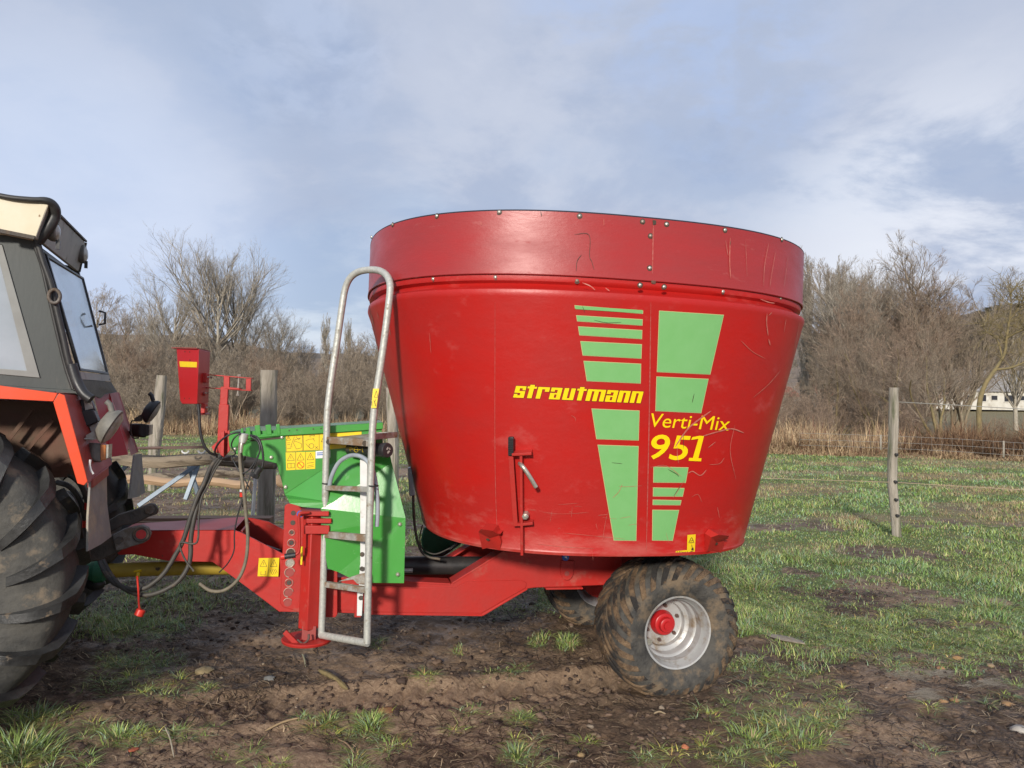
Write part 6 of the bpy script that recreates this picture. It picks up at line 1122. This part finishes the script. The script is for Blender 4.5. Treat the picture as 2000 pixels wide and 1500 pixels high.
m_bark1 = M('pale_grey_bark', (.42, .38, .31), (.30, .27, .21), 4, .9, bump=.5, bsc=14); m_bark2 = M('olive_brown_bark', (.27, .225, .15), (.18, .15, .10), 5, .9, bump=.5, bsc=14); m_bark3 = M('reddish_twigs', (.32, .235, .17), (.24, .175, .125), 3, .9); m_bark4 = M('mossy_yellow_bark', (.26, .20, .09), (.17, .14, .07), 4, .9, bump=.4, bsc=10)
m_twig1 = M('grey_brown_twigs', (.36, .315, .25), (.26, .23, .185), 2, .9); m_twig2 = M('brown_twigs', (.31, .25, .18), (.23, .185, .14), 2, .9)
def per_twig(mt, lo=.45, hi=1.6):
    t = mt.node_tree; n = t.nodes; b = n['Principled BSDF']; src = b.inputs['Base Color'].links[0].from_socket; g = n.new('ShaderNodeNewGeometry'); mr = n.new('ShaderNodeMapRange'); mr.inputs[3].default_value = lo; mr.inputs[4].default_value = hi
    t.links.new(g.outputs['Random Per Island'], mr.inputs[0]); vm = n.new('ShaderNodeVectorMath'); vm.operation = 'SCALE'; t.links.new(src, vm.inputs[0]); t.links.new(mr.outputs[0], vm.inputs['Scale']); t.links.new(vm.outputs[0], b.inputs['Base Color'])
for m_ in (m_twig1, m_twig2, m_bark3): per_twig(m_)
PROTO = {}
def proto(key, kind, H, seed, mt, mb_, lv=4):
    R_ = np.random.default_rng(seed); a, b = grow(R_, H, lv if kind != 'shrub' else 3, KIND[kind]); me = []
    o = seg_mesh('trunk', a, 8, mt); o2 = seg_mesh('crown', b, 3, mb_); vz = np.zeros(len(o2.data.vertices)*3, np.float32); o2.data.vertices.foreach_get('co', vz); PROTO[key] = (float(np.percentile(vz[2::3], 99.7)), o.data, o2.data); bpy.data.objects.remove(o); bpy.data.objects.remove(o2); print('tree', key, len(a), len(b))
proto('ash1', 'ash', 14, 3, m_bark1, m_twig1); proto('ash2', 'ash', 12, 12, m_bark1, m_twig1); proto('bushy1', 'bushy', 11, 21, m_bark2, m_twig2); proto('bushy2', 'bushy', 10, 31, m_bark2, m_bark3); proto('poplar1', 'poplar', 14, 41, m_bark1, m_twig1); proto('willow1', 'willow', 8, 51, m_bark4, m_bark3); proto('willow2', 'willow', 9, 61, m_bark4, m_twig2); proto('shrub1', 'shrub', 4, 71, m_bark2, m_twig2, 3)
def tree(key, px, pytop, Y, label, name='bare_tree', group='leafless trees along the stream', rot=None, base=None, lean=0.):
    H0, m0, m1 = PROTO[key]; top = at(px, pytop, Y); b = 0. if base is None else base; s = (top[2]-b)/H0
    e = bpy.data.objects.new(name, None); COL.objects.link(e); e.location = (top[0], top[1], b-.05); e.rotation_euler = (0, lean, random.uniform(0, 6.28) if rot is None else rot); e.scale = (s, s, s); tag(e, label, 'tree', group)
    for nm, me in (('trunk', m0), ('crown', m1)): o = bpy.data.objects.new(nm, me); COL.objects.link(o); o.parent = e
    return e
tree('ash1', 425, 462, 58, 'tall pale bare tree rising behind the red weigh box, the tallest on the left', rot=.4)
tree('ash2', 470, 500, 62, 'pale bare tree close right of the tallest one, behind the thick grey post', rot=2.1)
tree('ash2', 342, 512, 60, 'slim pale bare tree just left of the tallest one', rot=4)
tree('ash1', 290, 590, 66, 'smaller bare tree between the cab window and the slim pale tree', rot=1.5)
tree('bushy1', 212, 548, 50, 'broad bare tree right beside the tractor cab window', rot=.2)
tree('bushy2', 245, 640, 44, 'low reddish bare tree below the broad tree by the cab', rot=2.5)
tree('bushy1', 385, 620, 55, 'bushy bare tree behind the weigh box at mid height', rot=3.1)
tree('ash2', 540, 585, 60, 'small bare tree on the right shoulder of the tall left group', rot=5)
tree('poplar1', 640, 612, 85, 'narrow pale tree seen between the ladder rail and the tall group', rot=0)
tree('poplar1', 685, 622, 80, 'narrow tree seen inside the ladder handrail', rot=2)
tree('bushy1', 590, 640, 70, 'bushy bare tree left of the ladder handrail', rot=1)
tree('bushy2', 560, 690, 40, 'low reddish bare tree right of the thick grey post', rot=4)
tree('bushy2', 480, 670, 45, 'low bushy tree between weigh box and thick grey post', rot=1.1)
tree('bushy1', 715, 640, 60, 'bushy bare tree between handrail and red tub', rot=3.3)
tree('bushy2', 650, 700, 38, 'low reddish tree behind the ladder', rot=5.1)
tree('poplar1', 1585, 506, 62, 'narrow upright poplar touching the right rim of the tub', rot=1)
tree('poplar1', 1615, 520, 58, 'second upright poplar right of the tub', rot=3)
tree('poplar1', 1640, 500, 64, 'third upright poplar, left of the tall rounded crowns', rot=5)
tree('bushy1', 1700, 478, 52, 'tall rounded bare tree, highest crown on the right', rot=.6)
tree('ash1', 1665, 505, 60, 'pale tree behind the third poplar', rot=2.6)
tree('bushy1', 1770, 486, 50, 'tall bushy tree right of the highest crown', rot=2.2)
tree('bushy2', 1830, 505, 48, 'tall reddish tree leaning over the barn', rot=4.4)
tree('bushy1', 1885, 560, 46, 'mid-height bushy tree above the barn roof', rot=5.6)
tree('ash2', 1985, 552, 55, 'fine-branched pale tree at the right edge of the picture', rot=1.2)
tree('willow1', 1720, 610, 34, 'mossy spreading willow left of the crooked post', 'willow_tree', rot=.9)
tree('willow2', 1835, 590, 32, 'mossy willow whose limbs fan out right of the crooked post', 'willow_tree', rot=2.2)
tree('willow2', 1635, 640, 36, 'mossy willow near the red-roofed house', 'willow_tree', rot=5.2)
tree('bushy1', 1600, 640, 45, 'bushy bare tree behind the red-roofed house garden', rot=4.8)
for kk_, (key, px, top_, Y, lb) in enumerate((('bushy1', 1735, 500, 54, 'tall bushy tree between the highest crown and its right neighbour'), ('bushy2', 1800, 530, 47, 'reddish tree in the middle of the right bank, lower than its neighbours'), ('bushy1', 1860, 545, 51, 'bushy tree sloping down toward the barn'), ('ash1', 1680, 520, 49, 'pale-stemmed tree under the highest crown'), ('bushy2', 1640, 560, 46, 'reddish tree beneath the poplars'), ('bushy2', 1760, 590, 43, 'low reddish tree in front of the tall bushy pair'), ('bushy1', 1690, 620, 42, 'low bushy tree left of the crooked post'), ('poplar1', 1568, 540, 66, 'poplar partly behind the tub rim'), ('poplar1', 1655, 520, 68, 'fourth poplar, deepest in the row'))):
    tree(key, px, top_, Y, lb, rot=kk_*1.37+.5)
# one yellow-barked limb tree at the right edge, built by hand
def limb_tree():
    e = bpy.data.objects.new('bare_tree', None); COL.objects.link(e); b = at(1925, 850, 30); e.location = (b[0], b[1], 0); tag(e, 'yellow-barked tree with a few bold limbs reaching the right edge', 'tree', 'leafless trees along the stream'); B_ = np.array([b[0], b[1], 0])
    S = []; R_ = np.random.default_rng(5)
    def limb(pts, r0, r1):
        P = spline([at(x, y, Y)-B_ for x, y, Y in pts], 5); n = len(P)-1
        for i in range(n): S.append((P[i], P[i+1], .55*(r0+(r1-r0)*i/n), .55*(r0+(r1-r0)*(i+1)/n)))
        return P
    def twigs(P, k, L_, r):
        for _ in range(k):
            i = R_.integers(len(P)//3, len(P)-1); d = nrm(P[i+1]-P[i]+R_.normal(0, .5, 3)+[0, 0, .2]); q = P[i]; 
            for j in range(3):
                q2 = q+d*L_/3*R_.uniform(.6, 1.2); S.append((q, q2, r*(1-j*.3), r*(.7-j*.25))); 
                for _2 in range(3):
                    d2 = nrm(d+R_.normal(0, .5, 3)); q3 = q2+d2*L_*.3; S.append((q2, q3, r*.5, r*.25)); d3 = nrm(d2+R_.normal(0, .4, 3)); S.append((q3, q3+d3*L_*.3, r*.3, r*.15))
                q = q2; d = nrm(d+R_.normal(0, .25, 3))
    t = limb([(1915, 880, 30), (1912, 800, 30), (1922, 755, 30), (1945, 720, 30)], .20, .14); T_ = list(S); S.clear()
    for pts, a, b_ in (([(1945, 720, 30), (1962, 690, 30), (1966, 660, 30), (1972, 620, 30)], .13, .07), ([(1966, 660, 30), (1985, 650, 29.8), (2010, 640, 29.5), (2050, 620, 29)], .09, .05), ([(1958, 700, 30), (1948, 665, 30.2), (1930, 650, 30.3), (1915, 635, 30.5)], .07, .03), ([(1945, 722, 30), (1975, 718, 29.7), (2010, 705, 29.5), (2060, 700, 29)], .09, .05), ([(1972, 620, 30), (1975, 590, 30), (1970, 560, 30)], .06, .02), ([(1972, 625, 30), (1990, 600, 29.8), (2005, 575, 29.8)], .05, .02)):
        P = limb(pts, a, b_); twigs(P, 14, 1.0, .018)
    seg_mesh('trunk', T_, 9, m_bark4, e); seg_mesh('crown', S, 5, m_bark4, e)
limb_tree()
# scrub: uncountable thicket, merged copies
def scrub(name, spots, label, key='shrub1', mat=None):
    H0, m0, m1 = PROTO[key]; vs = []; qs = []; off = 0
    arrs = []
    for me in (m0, m1):
        v = np.zeros(len(me.vertices)*3, np.float32); me.vertices.foreach_get('co', v); v = v.reshape(-1, 3); nq = len(me.polygons); q = np.zeros(nq*4, np.int32); me.loops.foreach_get('vertex_index', q); arrs.append((v, q.reshape(-1, 4)))
    for (x, y, z, s, a) in spots:
        c, s_ = math.cos(a), math.sin(a); Rm = np.array([[c, -s_, 0], [s_, c, 0], [0, 0, 1]])
        for v, q in arrs: vv = v@Rm.T*[s, s, s*random.uniform(.8, 1.2)]+[x, y, z]; vs.append(vv); qs.append(q+off); off += len(vv)
    o = fastmesh(name, np.concatenate(vs), np.concatenate(qs), mat or m_twig2, None, False); tag(o, label, 'scrub', kind='stuff'); return o
sp_ = []
for i in range(140):
    px = random.uniform(150, 800) if i < 90 else random.uniform(800, 1520); Y = random.uniform(34, 62); p = at(px, 800, Y); sp_.append((p[0], p[1], 0, random.uniform(.55, 1.2)*(Y/45), random.uniform(0, 6.28)))
scrub('thicket', sp_, 'brown leafless thicket filling the stream bank behind the fence on the left')
sp_ = []
for i in range(50):
    px = random.uniform(1480, 1800) if i < 42 else random.uniform(1800, 2100); Y = random.uniform(29, 48); p = at(px, 800, Y); k = .26 if px > 1800 else .62; sp_.append((p[0], p[1], 0, random.uniform(.6, 1.1)*k*(Y/38), random.uniform(0, 6.28)))
scrub('thicket', sp_, 'reddish leafless thicket along the stream on the right', mat=m_bark3)
# reeds
n = 92000; px = rng.uniform(-100, 2250, n); n = len(px); Yn = np.where(px < 1000, 33., 26.-(px-1500)/500*1.5); dpt = rng.random(n)**1.3*5.5; Y = Yn+dpt; X = (px-1000)/FPX*Y
z = gh(X, Y); cl = fbm(X*.8, Y*.8, 17, 3); k = (cl > .30) | (dpt < .9); X, Y, z, cl, dpt = X[k], Y[k], z[k], cl[k], dpt[k]; n = len(X); a = rng.random((n, 1)); c = (np.array([.56, .42, .25])*(1-a)+np.array([.34, .235, .14])*a)*(.65+.7*rng.random((n, 1)))*(.6+.8*cl[:, None]); c = np.where(rng.random((n, 1)) < .2, np.array([.22, .11, .07]), c)
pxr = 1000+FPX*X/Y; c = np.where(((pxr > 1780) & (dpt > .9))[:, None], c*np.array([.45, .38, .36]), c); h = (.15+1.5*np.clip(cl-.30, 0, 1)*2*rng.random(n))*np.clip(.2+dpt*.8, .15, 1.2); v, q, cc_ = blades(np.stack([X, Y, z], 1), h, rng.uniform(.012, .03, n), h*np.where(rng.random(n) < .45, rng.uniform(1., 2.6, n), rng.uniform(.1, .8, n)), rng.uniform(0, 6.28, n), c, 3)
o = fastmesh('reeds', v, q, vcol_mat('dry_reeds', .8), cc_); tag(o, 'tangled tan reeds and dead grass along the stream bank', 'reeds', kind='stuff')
# ================================================================== buildings
m_brick = M('red_roof_tiles', (.34, .10, .055), (.24, .08, .05), 10, .8, bump=.3, bsc=30); m_wall = M('whitewashed_wall', (.62, .60, .54), (.50, .47, .40), 1.5, .85, dirt=(.32, .28, .22), dsc=.8, dth=(.55, .7)); m_eternit = M('grey_corrugated_roof', (.34, .32, .30), (.25, .235, .22), 1.2, .85, dirt=(.32, .29, .25), dsc=2.5, dth=(.6, .75)); m_pane = M('dark_window', (.03, .03, .035), None, 5, .3)
def building(name, px0, px1, ybase, yeave, yridge, Y, depth, wins, mroof, label, cat):
    a = at(px0, ybase, Y); b = at(px1, ybase, Y); e = at(px1, yeave, Y)[2]; r = at(px1, yridge, Y+depth/2)[2]; zb = min(a[2], b[2])-.1; o = np.array([a[0], Y, zb]); Wd = b[0]-a[0]; eh = e-zb; rh = r-zb
    E_ = bpy.data.objects.new(name, None); COL.objects.link(E_); E_.location = tuple(o); tag(E_, label, cat)
    g = MB(); g.prism([(0, 0, 0), (0, 0, eh), (0, depth/2, rh-.1), (0, depth, eh), (0, depth, 0)], (Wd, 0, 0)); g.build('wall', m_wall, E_)
    g = MB()
    for s0, s1 in ((-.4, depth/2), (depth+.4, depth/2)):
        n = max(4, int(Wd/.5)); z0, z1 = eh-(rh-eh)*.8/depth, rh
        for i in range(n): x0, x1 = -.4+(Wd+.8)*i/n, -.4+(Wd+.8)*(i+1)/n; xm = (x0+x1)/2; g.add([(x0, s0, z0), (xm, s0, z0+.06), (x1, s0, z0), (x1, s1, z1), (xm, s1, z1+.06), (x0, s1, z1)], [(0, 1, 4, 5), (1, 2, 3, 4)])
    g.build('roof', mroof, E_, smooth=0)
    for (x, w, zc, h) in wins:
        g = MB(); X_ = at(x, ybase, Y)[0]-o[0]; g.box((X_, -.03, zc*eh), (w/2, .03, h/2)); w_ = g.build('window', m_pane, E_); g = MB(); g.box((X_, -.04, zc*eh-h/2-.05), (w/2+.1, .05, .05)); g.build('sill', m_wall, w_)
    return E_
building('barn', 1788, 2250, 797, 767, 728, 105, 12, [(1800, .9, .62, .6), (1832, .9, .62, .6), (1860, .9, .62, .6), (1888, .9, .62, .6), (1918, 1.1, .6, .9), (1942, .8, .62, .6), (1970, 1.2, .6, .9), (1996, .8, .62, .6), (2030, .9, .62, .6)], m_eternit, 'long low white barn with grey corrugated roof behind the trees on the right', 'barn')
building('house', 1510, 1560, 795, 774, 756, 95, 8, [(1528, .9, .55, .8), (1545, .9, .55, .8)], m_brick, 'small white house with red tiled roof seen just right of the tub', 'house')
building('house', 1604, 1638, 795, 772, 750, 92, 6, [(1622, 1.0, .5, .9)], m_brick, 'small white outbuilding with steep red roof between the poplars', 'house')
building('greenhouse', 1650, 1694, 799, 788, 783, 88, 5, [], m_wall, 'low white shed glimpsed through the trees left of the crooked post', 'shed')
# distant wooded hills
def hills(name, pts, Y, depth, col):
    xs_ = np.linspace(pts[0][0], pts[-1][0], 160); yt = np.interp(xs_, [p[0] for p in pts], [p[1] for p in pts]); V = []; nx_ = len(xs_); rows = 14
    for j in range(rows):
        t = j/(rows-1)
        for i in range(nx_):
            p = at(xs_[i], yt[i], Y); zt = p[2]; YY = Y-depth*(1-t); k = YY/Y; zz_ = zt*math.sin(t*math.pi/2)**1.2+vn(np.array([xs_[i]*.09]), np.array([j*.9]), 3)[0]*zt*.08*t; V.append((p[0], YY, zz_-1))
    for i in range(nx_): v = V[(rows-1)*nx_+i]; V.append((v[0], v[1]+60, v[2]-8))
    I = np.arange((rows+1)*nx_).reshape(rows+1, nx_); Q = np.stack([I[:-1, :-1].ravel(), I[:-1, 1:].ravel(), I[1:, 1:].ravel(), I[1:, :-1].ravel()], 1)
    mt = M(name+'_woods', col[0], col[1], .12, .95, bump=1., bsc=.35, dirt=col[2], dsc=.06, dth=(.5, .6), bdist=2.); o = fastmesh(name, V, Q, mt); o['kind'] = 'structure'
hills('hills', [(-700, 640), (100, 655), (250, 658), (420, 662), (560, 690), (800, 700), (1200, 700), (1400, 660), (1600, 655), (1780, 640), (1880, 618), (1960, 608), (2100, 600), (2700, 590)], 330, 170, ((.20, .155, .12), (.26, .205, .16), (.13, .11, .085)))
# conifers on the ridge at the right
def conifer_proto(seed, H=8.):
    R_ = np.random.default_rng(seed); n = 2600; t = R_.random(n)**.8; z = H*(.12+.88*t); rad = H*.22*(1-t)*np.sqrt(R_.random(n))+.05; a = R_.uniform(0, 6.28, n)
    P = np.stack([rad*np.cos(a), rad*np.sin(a), z-rad*.25], 1); c = np.array([.030, .060, .022])*(.6+.9*R_.random((n, 1))); v, q, cc_ = blades(P, R_.uniform(-.1, .25, n), R_.uniform(.10, .22, n), R_.uniform(.3, .8, n), a, c, 2); o = fastmesh('crown', v, q, bpy.data.materials['grass_blades'], cc_); me = o.data; bpy.data.objects.remove(o)
    g = MB(); g.tube([(0, 0, 0), (0, 0, H*.95)], [.14, .02], 7); o = g.build('trunk', m_bark2); m2 = o.data; bpy.data.objects.remove(o); return me, m2
cm, ct = conifer_proto(9)
for i, (px, py, s, Y) in enumerate(((1930, 604, 1., 250), (1950, 600, 1.1, 250), (1968, 597, 1.2, 252), (1985, 598, 1., 250), (2003, 594, 1.2, 255), (2020, 596, 1.1, 250), (1910, 610, .8, 245), (1942, 612, .9, 240), (1975, 610, .9, 240), (1995, 612, .9, 238))):
    lb = ['conifer above the barn, third from the left on the ridge', 'tallest-looking conifer left of the pale tree trunk', 'conifer directly left of the pale right-edge tree', 'conifer behind the crown of the pale right-edge tree', 'conifer cut by the right edge of the picture', 'conifer just outside the right edge on the ridge', 'leftmost small conifer on the ridge', 'small front conifer low on the ridge, second from left', 'small front conifer below the middle of the row', 'small front conifer nearest the right edge'][i]
    top = at(px, py, Y); e = bpy.data.objects.new('conifer', None); COL.objects.link(e); e.location = (top[0], Y, top[2]-8*s*2.2*.97); e.scale = (s*3.2, s*3.2, s*2.2); tag(e, lb, 'conifer', 'conifers on the ridge')
    for nm, me in (('crown', cm), ('trunk', ct)): o = bpy.data.objects.new(nm, me); COL.objects.link(o); o.parent = e
